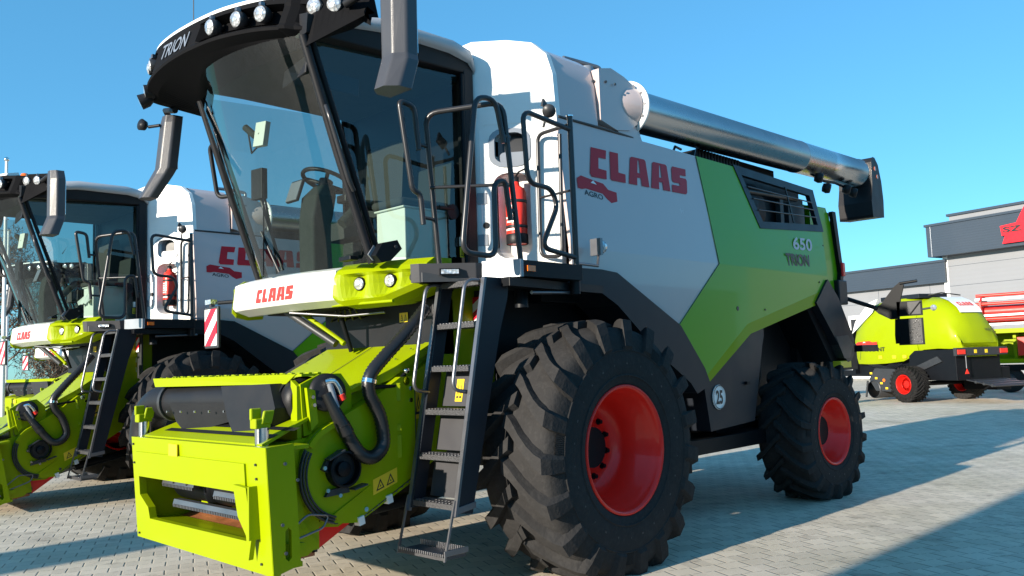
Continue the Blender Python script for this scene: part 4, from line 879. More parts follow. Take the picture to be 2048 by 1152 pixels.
    for y_, z_ in ((.74, .92), (.74, 1.05), (-.96, 1.0), (-.96, .92), (-.96, .44), (.72, .43)): bolt(b, (fxr(z_), y_, z_), (-1, 0, 0), .008, 'dark')
    for z_, x_ in ((1.0, -2.08), (.66, -2.1), (.50, -2.08), (.9, -2.0)): bolt(b, (x_, -1.075, z_), (0, -1, 0), .010, 'edge')
    hf = B(b, 'header_frame', bevel=.004)
    b = MB(); b.box(-2.215, -2.205, .02, .14, 1.0, 1.075, 'yellow'); B(b, 'warning_label')
    b = MB(); b.prism([(-.76, .88), (-.91, .87), (-.95, .60), (-.90, .46), (-.885, .60), (-.80, .70)], lambda y, z: (-2.235+(.9-z)*.05, y, z), lambda y, z: (-2.205+(.9-z)*.05, y, z), 'lime'); b.box(-2.24, -2.05, -.955, -.94, .58, .88, 'lime'); B(b, 'guide_flap', bevel=.003)
    b = MB(); b.box(-2.02, -1.98, -.93, .70, .40, .5, 'rust')
    b.loft([[(-2.14+.5*t, y, .525-.03*math.sin(t*3)+.07*t*t) for y in (-.78, -.4, .1, .68)] for t in (0, .2, .4, .6, .8, 1)], 'rust'); B(b, 'intake_floor')
    # intake drum with bars
    b = MB(); b.lathe([(.001, 0), (.13, 0), (.13, 1.45), (.001, 1.45)], (-1.82, -.78, .76), (0, 1, 0), 'blackm', 24)
    for yy_ in (-.5, .1): b.lathe([(.001, 0), (.165, 0), (.165, .03), (.001, .03)], (-1.82, yy_, .76), (0, 1, 0), 'blackm', 24)
    b.box(-1.72, -1.68, -.78, .74, .40, 1.07, 'ink'); b.box(-2.13, -1.70, .70, .735, .42, 1.07, 'lime'); b.box(-1.98, -1.70, -.78, .735, .38, .41, 'rust'); b.xz([(-2.12, .42), (-2.12, 1.07), (-1.68, 1.12), (-1.68, .42)], -.80, -.785, 'lime')
    dr = B(b, 'intake_drum')
    for yy0, yy1, z_, x_ in ((.10, .58, .785, -2.04), (-.85, -.22, .765, -2.06), (-.86, .36, .665, -2.06)):
        b = MB(); b.obox((x_, (yy0+yy1)/2, z_), (.045, 0, 0), (0, yy1-yy0, 0), (.01, 0, .035), 'edge')
        for k in range(int((yy1-yy0)/.022)): b.box(x_-.035, x_-.02, yy0+.022*k, yy0+.022*k+.012, z_-.03, z_-.012, 'edge')
        for k in range(2): b.disc((x_-.03, yy0+.1+.2*k, z_+.005), (-1, 0, 0), .010, 'dark', 8, .01)
        B(b, 'slat_bar')
    # lid of the channel front with two grip strips
    lz = lambda x: 1.105+(x+2.15)*.34
    b = MB(); b.prism([(-2.14, .70), (-2.14, -.93), (-1.62, -.78), (-1.62, .66)], lambda x, y: (x, y, lz(x)), lambda x, y: (x, y, lz(x)-.02), 'lime')
    lid = B(b, 'front_lid', bevel=.003)
    for x_, ya, yb in ((-2.06, .56, -.90), (-1.96, .52, -.98)):
        b = MB(); b.add([(x_, ya, lz(x_)+.004), (x_, yb, lz(x_)+.004), (x_+.045, yb, lz(x_+.045)+.004), (x_+.045, ya-.02, lz(x_+.045)+.004)], [(0, 1, 2, 3)], 'black'); B(b, 'grip_strip')
    for y_ in (.79, -.86):
        b = MB(); b.lathe([(.042, 0), (.042, .11)], (-2.10, y_, 1.09), (0, 0, 1), 'chrome', 16); hk = B(b, 'lift_cylinder')
        b = MB(); b.obox((-2.11, y_, 1.225), (.10, 0, 0), (0, .07, 0), (0, 0, .06), 'lime'); b.obox((-2.13, y_+.02, 1.28), (.07, 0, 0), (0, .025, 0), (0, 0, .07), 'lime'); b.obox((-2.08, y_-.03, 1.26), (.07, 0, 0), (0, .02, 0), (.02, 0, .08), 'lime')
        b.v = [(x-0, y, z) for x, y, z in b.v]; B(b, 'hook', bevel=.008)
    # black duct across the top
    b = MB(); A_ = Vector((-1.96, .82, 1.33)); Z_ = Vector((-1.74, -.62, 1.34))
    b.tube([A_+Vector((-.02, .22, -.30)), A_+Vector((-.02, .20, -.12)), A_+Vector((0, .05, 0)), A_.lerp(Z_, .5), Z_], .125, 'black', 24, bend=.16)
    b.tube([A_.lerp(Z_, .10), A_.lerp(Z_, .12)], .138, 'dark', 24)
    b.prism([(.50, 1.33), (-.25, 1.33), (-.22, 1.22), (.10, 1.16), (.38, 1.15), (.44, 1.20)], lambda y, z: (-2.05+.16*(.5-y)+(1.33-z)*.1, y, z), lambda y, z: (-1.85+.16*(.5-y), y, z), 'black')
    b.prism([(-.10, 1.44), (-.60, 1.45), (-.70, 1.30), (-.66, 1.16), (-.36, 1.12), (-.24, 1.24)], lambda y, z: (-1.98+.14*(.0-y)-(1.45-z)*.25, y, z), lambda y, z: (-1.72, y, z), 'black')
    for k in range(5): bolt(b, A_.lerp(Z_, .25+.11*k)+Vector((-.172, 0, -.06)), (-1, 0, 0), .008, 'chrome')
    B(b, 'air_duct', bevel=.03, seg=4)
    b = MB(); b.lathe([(.001, 0), (.14, 0), (.15, .03), (.15, .10), (.13, .12)], (-1.70, -.62, 1.34), (0, -1, 0), 'black', 24); B(b, 'duct_end')
    # tread plate
    b = MB(); b.prism([(-2.05, .74), (-1.78, -.78), (-1.60, -.78), (-1.90, .74)], lambda x, y: (x, y, 1.505), lambda x, y: (x, y, 1.49), 'lime')
    b.prism([(-2.065, .74), (-1.795, -.74), (-1.78, -.74), (-2.05, .74)], lambda x, y: (x, y, 1.505), lambda x, y: (x-.01, y-.06 if y > 0 else y+.10, 1.445), 'lime')
    for k in range(19):
        t = k/19; x_ = -1.90+.30*t; y_ = .72-1.5*t; b.box(x_-.03, x_-.002, y_-.055, y_-.012, 1.505, 1.514, 'lime')
    for k in range(22):
        t = k/22; x_ = -2.03+.265*t; y_ = .70-1.5*t; b.box(x_, x_+.02, y_-.02, y_-.005, 1.505, 1.511, 'lime')
    B(b, 'tread_plate', bevel=.003)
    # upright bracket and coupler
    b = MB(); b.xz([(-1.80, 1.44), (-1.66, 1.50), (-1.50, 1.50), (-1.42, 1.40), (-1.42, 1.25), (-1.60, 1.15), (-1.78, 1.12)], -.80, -.775, 'lime'); b.yz([(-.79, 1.10), (-.79, 1.43), (-.72, 1.47), (-.72, 1.10)], -1.82, -1.79, 'lime')
    b.xz([(-1.78, 1.42), (-1.72, 1.40), (-1.70, 1.2), (-1.75, 1.15)], -.84, -.81, 'lime'); bolt(b, (-1.74, -.84, 1.36), (0, -1, 0), .012); bolt(b, (-1.73, -.84, 1.31), (0, -1, 0), .012); B(b, 'coupler_bracket', bevel=.004)
    b = MB(); b.lathe([(.001, .0), (.11, 0), (.12, .015), (.12, .05), (.09, .06), (.001, .06)], (-1.62, -.80, 1.38), (-.25, -.95, .1), 'black', 24)
    b.tube([(-1.66, -.87, 1.45), (-1.62, -.90, 1.46), (-1.58, -.90, 1.40), (-1.56, -.90, 1.35)], .018, 'chrome', 8, bend=.02); b.tube([(-1.57, -.90, 1.37), (-1.555, -.90, 1.335)], .024, 'redlogo', 8)
    b.tube([(-1.66, -.87, 1.38), (-1.60, -.89, 1.25), (-1.53, -.90, 1.12)], .045, 'hose', 12, rfun=lambda t: .03+.02*t); b.tube([(-1.64, -.88, 1.44), (-1.60, -.90, 1.28)], .02, 'silver', 8); B(b, 'multicoupler')
    b = MB(); P_ = smoothpath([(-1.56, -.90, 1.18), (-1.50, -.90, 1.07), (-1.43, -.92, .975), (-1.34, -.93, .96), (-1.26, -.92, 1.04), (-1.28, -.91, 1.22), (-1.35, -.90, 1.36), (-1.34, -.90, 1.48), (-1.22, -.90, 1.60), (-1.02, -.90, 1.77), (-.84, -.88, 1.93)], 14)
    n = len(P_); b.tube(P_, .040, 'hose', 12, rfun=lambda t: .044+.003*math.cos(math.pi*round(t*(n-1)))); b.tube([(-1.352, -.90, 1.43), (-1.345, -.90, 1.455)], .051, 'chrome', 12); B(b, 'corrugated_hose')
    b = MB(); b.tube([(-1.33, -.86, 1.40), (-1.10, -.84, 1.40), (-.99, -.82, 1.48)], .014, 'blackm', 8); b.lathe([(.001, 0), (.03, 0), (.03, -.03), (.001, -.03)], (-1.0, -.82, 1.43), (0, 1, 0), 'chrome', 14); b.lathe([(.001, 0), (.018, 0), (.018, -.03), (.001, -.03)], (-.99, -.82, 1.50), (0, 1, 0), 'chrome', 14); B(b, 'hose_bracket')
    for x_, z_ in ((-1.40, .555), (-1.17, .66), (-.92, .775)):
        b = MB(); b.obox((x_, -.835, z_), (.045, 0, .01), (0, .06, 0), (-.01, 0, .055), 'white'); B(b, 'door_clip', bevel=.003)
    b = MB(); b.xz([(-1.99, .40), (-1.99, 1.08), (-1.84, 1.10), (-1.80, .60), (-1.70, .45), (-1.78, .40)], -.825, -.805, 'lime'); b.tube([(-1.95, -.90, .58), (-1.82, -.90, .66), (-1.66, -.88, .63), (-1.70, -.88, .56), (-1.93, -.90, .52)], .008, 'edge', 6, bend=.03); B(b, 'frame_gusset', bevel=.003)
    b = MB(); b.xz([(-1.74, .42), (-1.66, .39), (-1.40, .52), (-1.40, .60), (-1.50, .61), (-1.74, .50)], -.72, -.66, 'red'); b.disc((-1.69, -.73, .45), (0, -1, 0), .04, 'dark', 16, .06); b.tube([(-1.50, -.62, .53), (-1.1, -.60, .58)], .028, 'edge', 12); b.tube([(-1.12, -.60, .575), (.1, -.5, .62)], .05, 'blackm', 12); B(b, 'lift_ram', bevel=.003)
    return F

h1 = harvester()
tag(h1, 'large green and white combine harvester in the foreground with lowered ladder and grey auger tube', 'combine harvester', 'parked combine harvesters')
h2 = copy_tree(h1); h2.location = (.192, 6.627, 0); h2.rotation_euler.z = R(-.79)
tag(h2, 'second combine harvester beyond the near one, its feeder lowered almost to the ground', 'combine harvester', 'parked combine harvesters')
h3 = copy_tree(h1); h3.location = (3.17, 15.3, 0); h3.rotation_euler.z = R(12)
tag(h3, 'farthest combine harvester, only its header frame and bumper visible behind the second', 'combine harvester', 'parked combine harvesters')
for h, a in ((h2, -7.5), (h3, 1)):
    for ch in h.children:
        if ch.name.startswith('feeder_house'): ch.rotation_euler.y = R(a)
def kill(o):
    for c_ in list(o.children): kill(c_)
    bpy.data.objects.remove(o)
for ch in list(h2.children):
    if ch.name.startswith('feeder_house'):
        for p_ in list(ch.children):
            if p_.name.split('.')[0] in ('air_duct', 'duct_end', 'tread_plate', 'grip_strip'): kill(p_)
        for x_, y_ in ((-1.95, -.5), (-1.75, -.5), (-1.5, -.45), (-1.25, -.45), (-1.95, 0), (-1.6, 0)):
            b = MB(); zz = (lambda x: 1.105+(x+2.15)*.34 if x < -1.63 else 1.2+(x+1.68)*.508)(x_)+.03
            b.add([(x_-.1-.1, y_, zz-.13-1.55+.06), (x_-.1, y_-.10, zz-1.55-.0), (x_-.1+.12, y_-.05, zz-1.55+.06), (x_-.1+.02, y_+.08, zz-1.55)], [(0, 1, 2, 3)], 'dark')
            bpy.data.meshes  # pads of anti-slip tape on the bare channel
            o_ = b.build('anti_slip_pad', ch)
b = MB(); rnd = random.Random(4); rows = []
for i in range(9):
    rows.append([(-.85+.06*i+rnd.uniform(-.02, .02), -.58+.045*j, 2.50+.30*math.sin(i/8*3.1)*(1-.3*abs(j-4)/4)+rnd.uniform(-.03, .03)) for j in range(9)])
b.loft(rows, 'mint', False); b.build('plastic_seat_cover', h2)
# beacon on the second machine
b = MB(); b.lathe([(.001, .13), (.04, .12), (.06, .08), (.062, .0)], (-1.42, .05, 4.10), (0, 0, 1), 'orange', 16); b.lathe([(.065, 0), (.065, -.06)], (-1.42, .05, 4.10), (0, 0, 1), 'black', 16); b.build('beacon', h2)

# ------------------------------------------------------------------ fire extinguishers
def extinguisher():
    r = empty('fire_extinguisher', (.085, -.915, 2.455))
    b = MB(); b.lathe([(.001, .0), (.075, .0), (.082, .02), (.082, .40), (.07, .435), (.035, .46), (.03, .49)], (0, 0, 0), (0, 0, 1), 'redlogo', 24); b.build('cylinder', r)
    b = MB(); b.lathe([(.084, -.005), (.087, .0), (.087, .07), (.083, .075)], (0, 0, 0), (0, 0, 1), 'black', 24); b.build('base_cup', r)
    for z in (.13, .33):
        b = MB(); b.lathe([(.0835, z-.012), (.0845, z-.012), (.0845, z+.012), (.0835, z+.012)], (0, 0, 0), (0, 0, 1), 'ink', 24); b.build('strap', r)
    b = MB(); rows = [[(-.0832*math.cos(a), .0832*math.sin(a), z) for z in (.10, .115)] for a in [R(-50+10*k) for k in range(11)]]; b.loft(rows, 'white')
    for z in (.17, .20, .23, .26, .29):
        a0 = -40+random.random()*15; a1 = 10+random.random()*30
        b.loft([[(-.0834*math.cos(a), .0834*math.sin(a), zz) for zz in (z-.008, z+.008)] for a in [R(a0+(a1-a0)*k/6) for k in range(7)]], 'white')
    b.build('label', r)
    b = MB(); b.lathe([(.03, .49), (.03, .53), (.001, .54)], (0, 0, 0), (0, 0, 1), 'black', 12); b.tube([(0, 0, .53), (-.02, -.06, .56), (-.02, -.12, .57)], .008, 'black', 6); b.tube([(0, .02, .50), (-.02, .08, .46), (0, .095, .3), (0, .09, .15)], .009, 'hose', 8, bend=.03); b.build('valve', r)
    return r
e1 = extinguisher(); tag(e1, 'red fire extinguisher strapped in the white niche beside the near cab', 'fire extinguisher', 'fire extinguishers')
e2 = copy_tree(e1); m2 = Matrix.Translation((.192, 6.627, 0)) @ Matrix.Rotation(R(-.79), 4, 'Z'); e2.location = m2 @ Vector((.085, -.915, 2.455))
tag(e2, 'red fire extinguisher in the white niche of the second harvester, left of centre', 'fire extinguisher', 'fire extinguishers')

# ------------------------------------------------------------------ round baler
def frame(loc, ang):
    o = empty('x', loc); o.rotation_euler.z = ang; return o
bl = frame((20.95, 3.50, 0), R(64.3)); bl.name = 'round_baler'    # local +X forward, +Y left; origin on the ground under the left wheel centre
tag(bl, 'lime green round baler with a red rimmed wheel parked beyond the harvester', 'round baler')
def bw():
    wh = wheel_mesh(.27, .5, .16).build('wheel', bl)
    ty = tyre_mesh(.50, .50, .27, 26, .022, .028).build('tyre', wh)
    b = MB(); b.disc((0, -.12, 0), (0, -1, 0), .10, 'red', 16, .08); b.build('hub', wh); return wh
w1 = bw(); w1.location = (0, -.05, .52); w1.scale.y = -1
w2 = copy_tree(w1, bl); w2 = copy_tree(w1, bl); w2.location = (0, -2.25, .52); w2.scale.y = 1; w2.scale.y = 1
W0, W1 = -.45, -1.95    # body sides (left, right)
def section(x, zt, zb, bulge=0, k=.25):
    # rounded cross-section from left to right
    y0, y1 = W0+bulge, W1-bulge
    return [(x, y0-.04, zb), (x, y0, zb+.15), (x, y0+.02, zb+(zt-zb)*.55), (x, y0-.06, zt-.35), (x, y0-.22, zt-.10), (x, y0-.5, zt), (x, y1+.5, zt), (x, y1+.22, zt-.10), (x, y1+.06, zt-.35), (x, y1-.02, zb+(zt-zb)*.55), (x, y1, zb+.15), (x, y1+.04, zb)]
b = MB(); b.loft([section(x, zt, zb, bu) for x, zt, zb, bu in ((2.50, 2.30, 1.30, -.02), (2.42, 2.55, 1.12, .02), (1.9, 2.98, 1.10, .06), (1.2, 3.13, 1.12, .08), (.5, 3.12, 1.18, .09), (-.05, 2.96, 1.42, .05))], 'lime', True, caps=True)
b.build('body_cowl', bl)
b = MB(); b.loft([section(x, zt, zb, bu) for x, zt, zb, bu in ((.02, 2.94, 1.45, .02), (-.25, 3.02, 1.50, .05), (-.75, 2.92, 1.52, .05), (-1.10, 2.68, 1.50, .02), (-1.34, 2.35, 1.50, -.03), (-1.46, 1.95, 1.50, -.07), (-1.48, 1.62, 1.50, -.10))], 'lime', True, caps=True)
tg = b.build('tailgate', bl)
b = MB(); b.loft([[(x, y, z) for y in (-.78, -1.2, -1.62)] for x, z in ((-.60, 2.985), (-.90, 2.86), (-1.16, 2.66), (-1.26, 2.50))], 'white'); b.v = [(x-.012, y, z+.012) for x, y, z in b.v]
wordmark(b, [(-1.13, -.92, 2.695), (-1.13, -1.48, 2.695), (-.99, -.92, 2.80), (-.99, -1.48, 2.80)], 'redlogo', .03); b.build('white_badge', tg)
b = MB(); text(b, 'VARIANT', [(-1.47, -1.40, 1.98), (-1.47, -1.78, 1.98), (-1.455, -1.40, 2.05), (-1.455, -1.78, 2.05)], 'ink', .01, .02); b.build('lettering', tg)
b = MB(); text(b, 'VARIANT', [(2.05, -.375, 1.50), (1.15, -.355, 1.50), (2.05, -.375, 1.62), (1.15, -.355, 1.62)], 'ink', .01, .03); emblem(b, [(2.35, -.37, 1.60), (1.45, -.36, 1.65), (2.35, -.37, 1.80), (1.45, -.36, 1.85)], .03, 'redlogo'); b.build('side_lettering', bl)
b = MB(); b.xz([(2.52, 2.08), (2.35, 2.45), (1.75, 3.0), (1.35, 3.10), (1.6, 2.7)], W0+.06, W0+.075, 'white'); b.build('white_flash', bl)
b = MB(); b.loft([[(x, y, z) for y in (-.62, -1.78)] for x, z in ((1.5, 3.10), (.7, 3.20), (.1, 3.15), (-.2, 3.03))], 'navy', solid) if False else b.box(.0, 1.5, -1.75, -.65, 3.02, 3.15, 'navy'); b.tube([(.0, -1.0, 3.1), (-.3, -1.2, 3.15), (-.6, -1.6, 3.05)], .02, 'hose', 6); b.build('roof_cover', bl, .04)
b = MB(); b.box(-1.2, 2.6, -1.75, -.65, .75, 1.35, 'blackm'); b.box(-1.35, .3, -2.05, -.4, .62, 1.48, 'blackm'); b.box(-1.3, -.2, -2.45, -1.9, .3, .95, 'blackm'); b.tube([(0, -.3, .52), (0, -2.1, .52)], .07, 'blackm', 10)
b.xz([(-.9, 1.15), (-.75, 1.30), (.25, .95), (.1, .8)], -.46, -.36, 'dark'); b.box(2.0, 4.2, -1.3, -1.1, .7, .9, 'blackm'); b.build('chassis', bl, .01)
b = MB(); b.xz([(.7, .95), (1.5, .98), (1.75, .65), (1.5, .30), (.9, .28), (.6, .6)], -.30, -.22, 'dark'); b.disc((1.15, -.21, .62), (0, 1, 0), .05, 'orange', 12, .02)
for k in range(4): sticker(b, [(1.6-.2*k+.1, -.21, .80-.15*k), (1.6-.2*k, -.21, .80-.15*k), (1.6-.2*k+.1, -.21, .86-.15*k), (1.6-.2*k, -.21, .86-.15*k)])
b.build('pickup_side', bl, .01)
b = MB(); b.lathe([(.25, 0), (.28, .02), (.28, 1.9), (.25, 1.92)], (1.55, -2.1, .35), (0, 1, 0), 'dark', 20); b.tube([(1.8, -.2, .6), (1.9, -.2, .1)], .03, 'dark', 8); b.build('pickup', bl)
b = MB(); b.box(-1.52, -1.42, -2.15, -.25, 1.30, 1.52, 'dark')
for y in (-.95, -1.35): b.box(-1.528, -1.52, y-.05, y+.05, 1.36, 1.46, 'yellow')
lb = b.build('light_bar', bl, .01)
for y in (-.42, -2.0):
    b = MB(); b.box(-1.55, -1.52, y-.14, y+.14, 1.34, 1.47, 'redlogo'); b.build('tail_light', lb, .01)
b = MB()
for k in range(4): b.obox((-1.9, -1.35-.0, .55), (1.2, 0, .0) if False else (.9, 0, .16), (0, 1.5, 0), (0, 0, .02), 'dark') if k == 0 else b.tube([(-1.5-.25*k, -.6, .62-.045*k), (-1.5-.25*k, -2.1, .62-.045*k)], .04, 'dark', 8)
b.build('bale_ramp', bl, .004)
b = MB(); b.tube([(-1.5, -.6, 1.3), (-1.5, -.6, .95)], .015, 'edge', 6); b.yz([(-.67, .80), (-.53, .80), (-.60, .93)], -1.52, -1.50, 'redlogo'); b.build('warning_triangle', bl)

b = MB()
b.tube([(2.3, -.42, 1.25), (2.1, -.40, 2.0), (1.7, -.50, 2.75)], .008, 'ink', 5); b.tube([(.9, -.40, 1.2), (.85, -.37, 2.1), (.75, -.50, 2.85)], .008, 'ink', 5); b.build('cowl_seam', bl)
b = MB()
for k in range(5): b.tube([(.6+.1*k, -.42, 1.12), (.9+.12*k, -.36, .95), (1.6+.1*k, -.42, 1.10)], .012, 'hose', 6)
b.build('hydraulic_hose', bl)
b = MB()
for x_ in (.35, .75, 1.3): b.add([(x_, -.355, 1.27), (x_+.14, -.355, 1.27), (x_+.14, -.352, 1.36), (x_, -.352, 1.36)], [(3, 2, 1, 0)], 'yellow')
b.build('sticker', bl)
b = MB(); b.box(2.62, 2.75, -1.7, -.5, .8, 2.2, 'blackm'); b.tube([(2.7, -.5, 1.9), (3.0, -.55, 2.3), (3.1, -.6, 1.6)], .025, 'hose', 6); b.tube([(2.7, -.6, 1.5), (2.95, -.6, 1.9), (3.05, -.62, 1.2)], .025, 'yellow', 6); b.build('front_guard', bl)

# ------------------------------------------------------------------ red and green cutting header on a trolley behind the baler
hd = frame((26.8, 0, 0), R(2)); hd.name = 'cutting_header'
tag(hd, 'cutting header with red reel and lime frame on a trolley at the right edge', 'cutting header')
b = MB()
for z, x in ((3.25, .4), (2.95, .1), (2.85, .75), (2.45, .25), (2.35, .8)): b.tube([(x, 3.2, z), (x, -6, z)], .055, 'redlogo', 8)
b.tube([(.5, 3.2, 2.7), (.5, -6, 2.7)], .20, 'headr', 12)
for y in (3.0, .9, -1.2, -3.3): b.lathe([(.001, -.03), (.55, -.03), (.55, .03), (.001, .03)], (.45, y, 2.75), (0, 1, 0), 'headr', 6, False)
for z in (3.15, 2.6, 2.3): b.box(.2, .3, -6, 3.2, z-.07, z, 'white')
b.build('reel', hd)
b = MB(); b.box(.1, 1.2, -6, 3.3, 1.95, 2.10, 'lime'); b.box(.9, 1.1, -6, 3.3, 1.0, 1.95, 'lime'); b.box(.1, 1.1, -6, 3.3, .95, 1.1, 'lime')
for k in range(9): b.box(.4, .9, 3.1-k, 3.2-k, 1.1, 1.95, 'lime')
b.box(.0, .15, 1.0, 2.0, 1.2, 1.8, 'redlogo'); b.build('header_table', hd, .01)
b = MB(); b.box(-.1, 1.0, -6, 3.6, .72, .9, 'blackm'); b.box(.2, .8, 2.2, 3.2, .5, .8, 'blackm'); b.build('trolley', hd, .01)
for y_ in (2.3, 2.3-1.35):
    b = MB(); b.lathe([(.20, -.14), (.38, -.14), (.42, -.08), (.42, .08), (.38, .14), (.2, .14)], (.1, y_, .42), (1, 0, 0), 'rubber', 28); wq = b.build('wheel', hd)
    b = MB(); b.lathe([(.21, -.12), (.19, -.02), (.05, 0), (.001, -.02)], (.1, y_, .42), (1, 0, 0), 'edge', 20); b.build('rim', wq)

# ------------------------------------------------------------------ small mower behind the harvester tail
gm = frame((24.5, 7.6, 0), R(40)); gm.name = 'folded_mower'
tag(gm, 'folded lime and red mower seen between the harvester tail and the baler', 'mower')
b = MB()
for k in range(4): b.tube([(-.5+.3*k, 0, .5), (-.4+.3*k, .1, 1.9), (-.1+.2*k, .1, 2.2)], .05, 'lime', 8, bend=.2)
b.box(-.6, .8, -.2, .2, .55, .75, 'lime'); b.build('frame', gm)
b = MB(); b.box(-.2, .3, -.15, .15, 2.1, 2.45, 'redlogo'); b.tube([(-.1, 0, 1.5), (.3, .1, 1.9), (.5, 0, 1.2)], .04, 'hose', 6); b.build('gearbox', gm, .03)
b = MB(); b.lathe([(.2, -.12), (.45, -.12), (.48, 0), (.45, .12), (.2, .12)], (0, -.3, .48), (0, 1, 0), 'rubber', 24); wq = b.build('wheel', gm)
b = MB(); b.lathe([(.2, -.1), (.15, 0), (.001, 0)], (0, -.3, .48), (0, 1, 0), 'edge', 16); b.build('rim', wq)

# ------------------------------------------------------------------ dealership halls
def hall(name, P, az, y0, y1, depth, hw, f0, f1, over, label):
    """P a point on the facade foot, az facade direction; y0..y1 along it"""
    r = frame((P[0], P[1], 0), -az); r.name = name     # local Y along the facade, local X into the building
    b = MB(); b.box(0, depth, y0, y1, 0, hw, 'wall'); b.box(-.02, 0, y1-.25, y1, 0, hw, 'white'); b.build('wall', r)
    b = MB(); b.box(-over, depth+.3, y0-.2, y1+.35, f0, f1, 'fascia'); b.box(-over-.06, depth+.35, y0-.25, y1+.42, f1, f1+.12, 'fascia')
    b.box(-over-.01, -over, y1+.1, y1+.14, f0, f1, 'silver'); b.build('fascia', r, .02)
    tag(r, label, 'building'); return r
P0 = (42.78, 13.53); AZ = R(15)
ha = hall('low_hall', P0, AZ, -5.3, 14, 18, 5.9, 4.83, 5.86, .35, 'lower grey wing of the dealer building with dark blue fascia')
b = MB(); b.box(-.05, 0, -.6, .6, 0, 3.5, 'white'); dd = b.build('door', ha)
b = MB(); b.box(-.07, -.05, -.45, .45, 1.6, 3.3, 'ink'); b.build('pane', dd)
for k_, y_ in enumerate((1.6, 7.5)):
    b = MB(); b.tube([(-.06, y_, 0), (-.06, y_, 4.8)], .05, 'silver', 8); b.build('downpipe', ha)
b = MB()
for k in range(5): b.box(-.006, .0, -5.2, 13.7, 1.1*k+.8, 1.1*k+.815, 'fascia')
for k in range(6): b.box(-.006, .0, -4.4+3*k, -4.385+3*k, 0, 4.8, 'fascia')
b.build('panel_joint', ha)
b = MB(); b.box(-.04, 0, 2.5, 6.5, 1.3, 3.4, 'white'); wd = b.build('window', ha)
b = MB()
for k in range(4): b.box(-.05, -.04, 2.6+.98*k, 3.46+.98*k, 1.4, 3.3, 'ink')
b.build('pane', wd)
hb = hall('tall_hall', (41.9, 10.9), AZ, -30, -2.55, 20, 7.0, 6.12, 7.66, .7, 'taller light grey hall with dark fascia carrying a red sign')
b = MB(); b.box(.5, 8, -7.0, -2.75, 7.6, 8.2, 'wall'); b.box(.4, 8.2, -7.2, -2.65, 8.2, 8.32, 'fascia'); b.build('roof_box', hb)
b = MB()
for k in range(6): b.box(-.008, 0, -29, -2.8, 1.0*k+.6, 1.0*k+.615, 'fascia')
for k in range(5): b.box(-.008, 0, -28+5*k, -27.985+5*k, 0, 6.1, 'fascia')
b.build('panel_joint', hb)
sg = frame((41.9, 10.9, 0), -AZ); sg.name = 'dealer_sign'; tag(sg, 'red arrow shaped sign with dark letters SZ on the dark fascia', 'sign')
q = MB(); yb = -6.0; X_ = -.78
q.yz([(yb, 7.12), (yb-.05, 6.65), (yb-.2, 6.65), (yb-.05, 6.28), (yb-3.5, 6.28), (yb-3.5, 7.95), (yb-1.2, 7.95), (yb-.75, 7.18)], X_-.08, X_, 'signred')
q.build('sign_panel', sg)
q = MB(); text(q, 'SZ', [(X_-.085, yb-.13, 6.78), (X_-.085, yb-1.0, 6.78), (X_-.085, yb-.13, 7.05), (X_-.085, yb-1.0, 7.05)], 'ink', .03, .02)
for k in range(5): q.add([(X_-.085, yb-.5-.25*k, 6.33), (X_-.085, yb-.52-.25*k, 6.33), (X_-.085, yb-.74-.25*k, 6.58), (X_-.085, yb-.72-.25*k, 6.58)], [(0, 1, 2, 3)], 'ink')
q.build('sign_letters', sg)
# unseen block added behind the viewpoint to cast the shade in the lower right
r = frame((-14, -2.35, 0), 0); r.name = 'added_shade_hall'; b = MB(); b.box(-12, 0, -14, 0, 0, 5.0, 'wall'); b.build('wall', r)
b = MB(); b.box(-12.2, .1, -14.2, .0, 4.2, 5.2, 'fascia'); b.build('fascia', r); tag(r, 'unseen grey hall added behind the viewpoint to shade the paving', 'building')
r = frame((-17, 3.2, 0), 0); r.name = 'added_shadow_pylon'; b = MB(); b.box(-.15, .15, -.49, .49, 0, 6.2, 'fascia'); b.box(-.2, .2, -.55, .55, 0, .3, 'conc'); b.build('body', r, .02); tag(r, 'unseen tall narrow grey pylon added behind the viewpoint to throw a thin shadow across the paving', 'pylon')  # unseen slab added only for the shadow band it throws on the paving
r = frame((14, -30, 0), 0); r.name = 'storage_hall'; b = MB(); b.box(-14, 40, -14, 0, 0, 6.2, 'darkwall'); b.build('wall', r)
b = MB(); b.box(-14.2, 40, -14.2, .3, 5.0, 6.4, 'fascia'); b.build('fascia', r); tag(r, 'grey storage hall south of the yard, mirrored in the side panels', 'building')

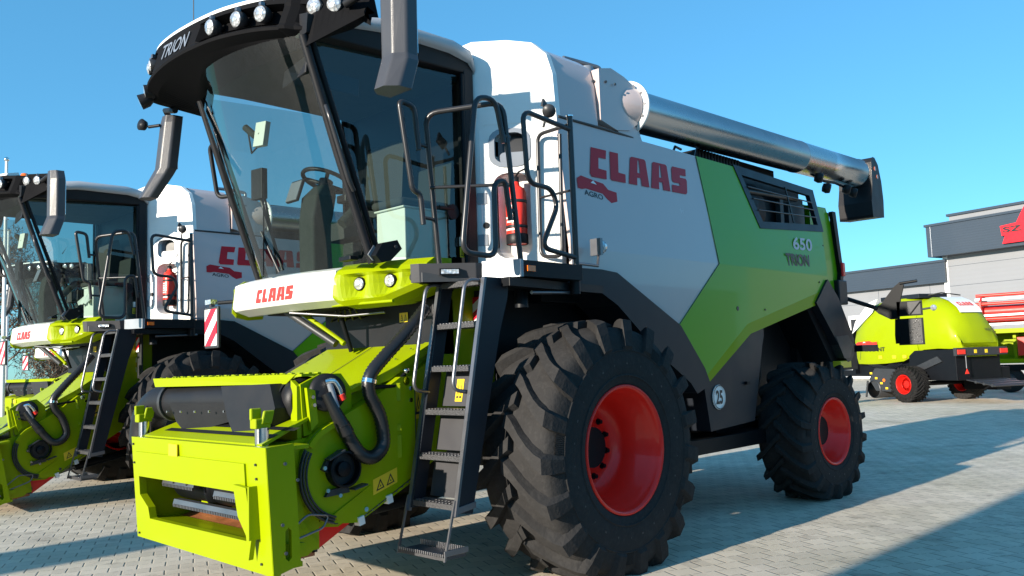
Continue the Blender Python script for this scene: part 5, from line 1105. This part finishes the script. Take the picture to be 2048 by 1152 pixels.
# ------------------------------------------------------------------ flag poles and trees at the left edge
for i, (x, y, h, lab) in enumerate(((.78, 15.0, 6.3, 'tall white flagpole at the left edge with a ball finial, nearest of three'), (1.9, 20, 6.0, 'white flagpole standing left of the farthest harvester bumper'), (2.6, 21.5, 5.8, 'thin white flagpole just beside the farthest harvester'))):
    b = MB(); b.tube([(0, 0, 0), (0, 0, h*.5), (0, 0, h)], .05, 'pole', 12, rfun=lambda t: .055-.025*t); b.lathe([(.001, -.06), (.05, -.03), (.06, 0), (.05, .03), (.001, .06)], (0, 0, h+.03), (0, 0, 1), 'chrome', 12)
    o = b.build('flagpole'); o.location = (x, y, 0); tag(o, lab, 'flagpole', 'flagpoles')
def tree(x, y, h, seed, label):
    rnd = random.Random(seed); r = empty('bare_tree', (x, y, 0)); tag(r, label, 'tree', 'bare trees beyond the yard')
    b = MB(); b.tube([(0, 0, 0), (.1, .05, h*.3), (0, .1, h*.6), (.1, 0, h*.95)], .2, 'bark', 8, rfun=lambda t: .22*(1-t)+.02); tips = []
    for k in range(26):
        z = h*(.2+.7*rnd.random()); a = rnd.random()*6.28; L = h*.30*(1.1-z/h)+.5; d = Vector((math.cos(a), math.sin(a), .55+.4*rnd.random()))
        p0 = Vector((.05, .05, z)); p1 = p0+d*L*.5; p2 = p0+d*L+Vector((0, 0, .2*L)); b.tube([p0, p1, p2], .05, 'bark', 5, rfun=lambda t: .06*(1-t)+.012); tips += [p1, p2, (p1+p2)/2]
    b.build('trunk', r)
    b = MB()
    for p in tips:
        for k in range(90):
            c = p+Vector((rnd.gauss(0, .55), rnd.gauss(0, .55), rnd.gauss(0, .5))); d = Vector((rnd.gauss(0, 1), rnd.gauss(0, 1), rnd.gauss(.6, 1))).normalized()*(.25+.4*rnd.random()); s_ = Vector((rnd.gauss(0, 1), rnd.gauss(0, 1), rnd.gauss(0, 1))).normalized()*.03
            b.add([c-s_, c+s_, c+d], [(0, 1, 2)], 'leafb')
    b.build('crown', r)
for i, (x, y, h, lab) in enumerate(((9.6, 50, 9.5, 'tall brown leafless tree at the far left edge behind the flagpole'), (12.2, 47, 4.2, 'low bare tree seen behind the farthest harvester'), (15.5, 50, 4.4, 'small bare tree right of the others beyond the yard'))):
    tree(x, y, h, i+3, lab)
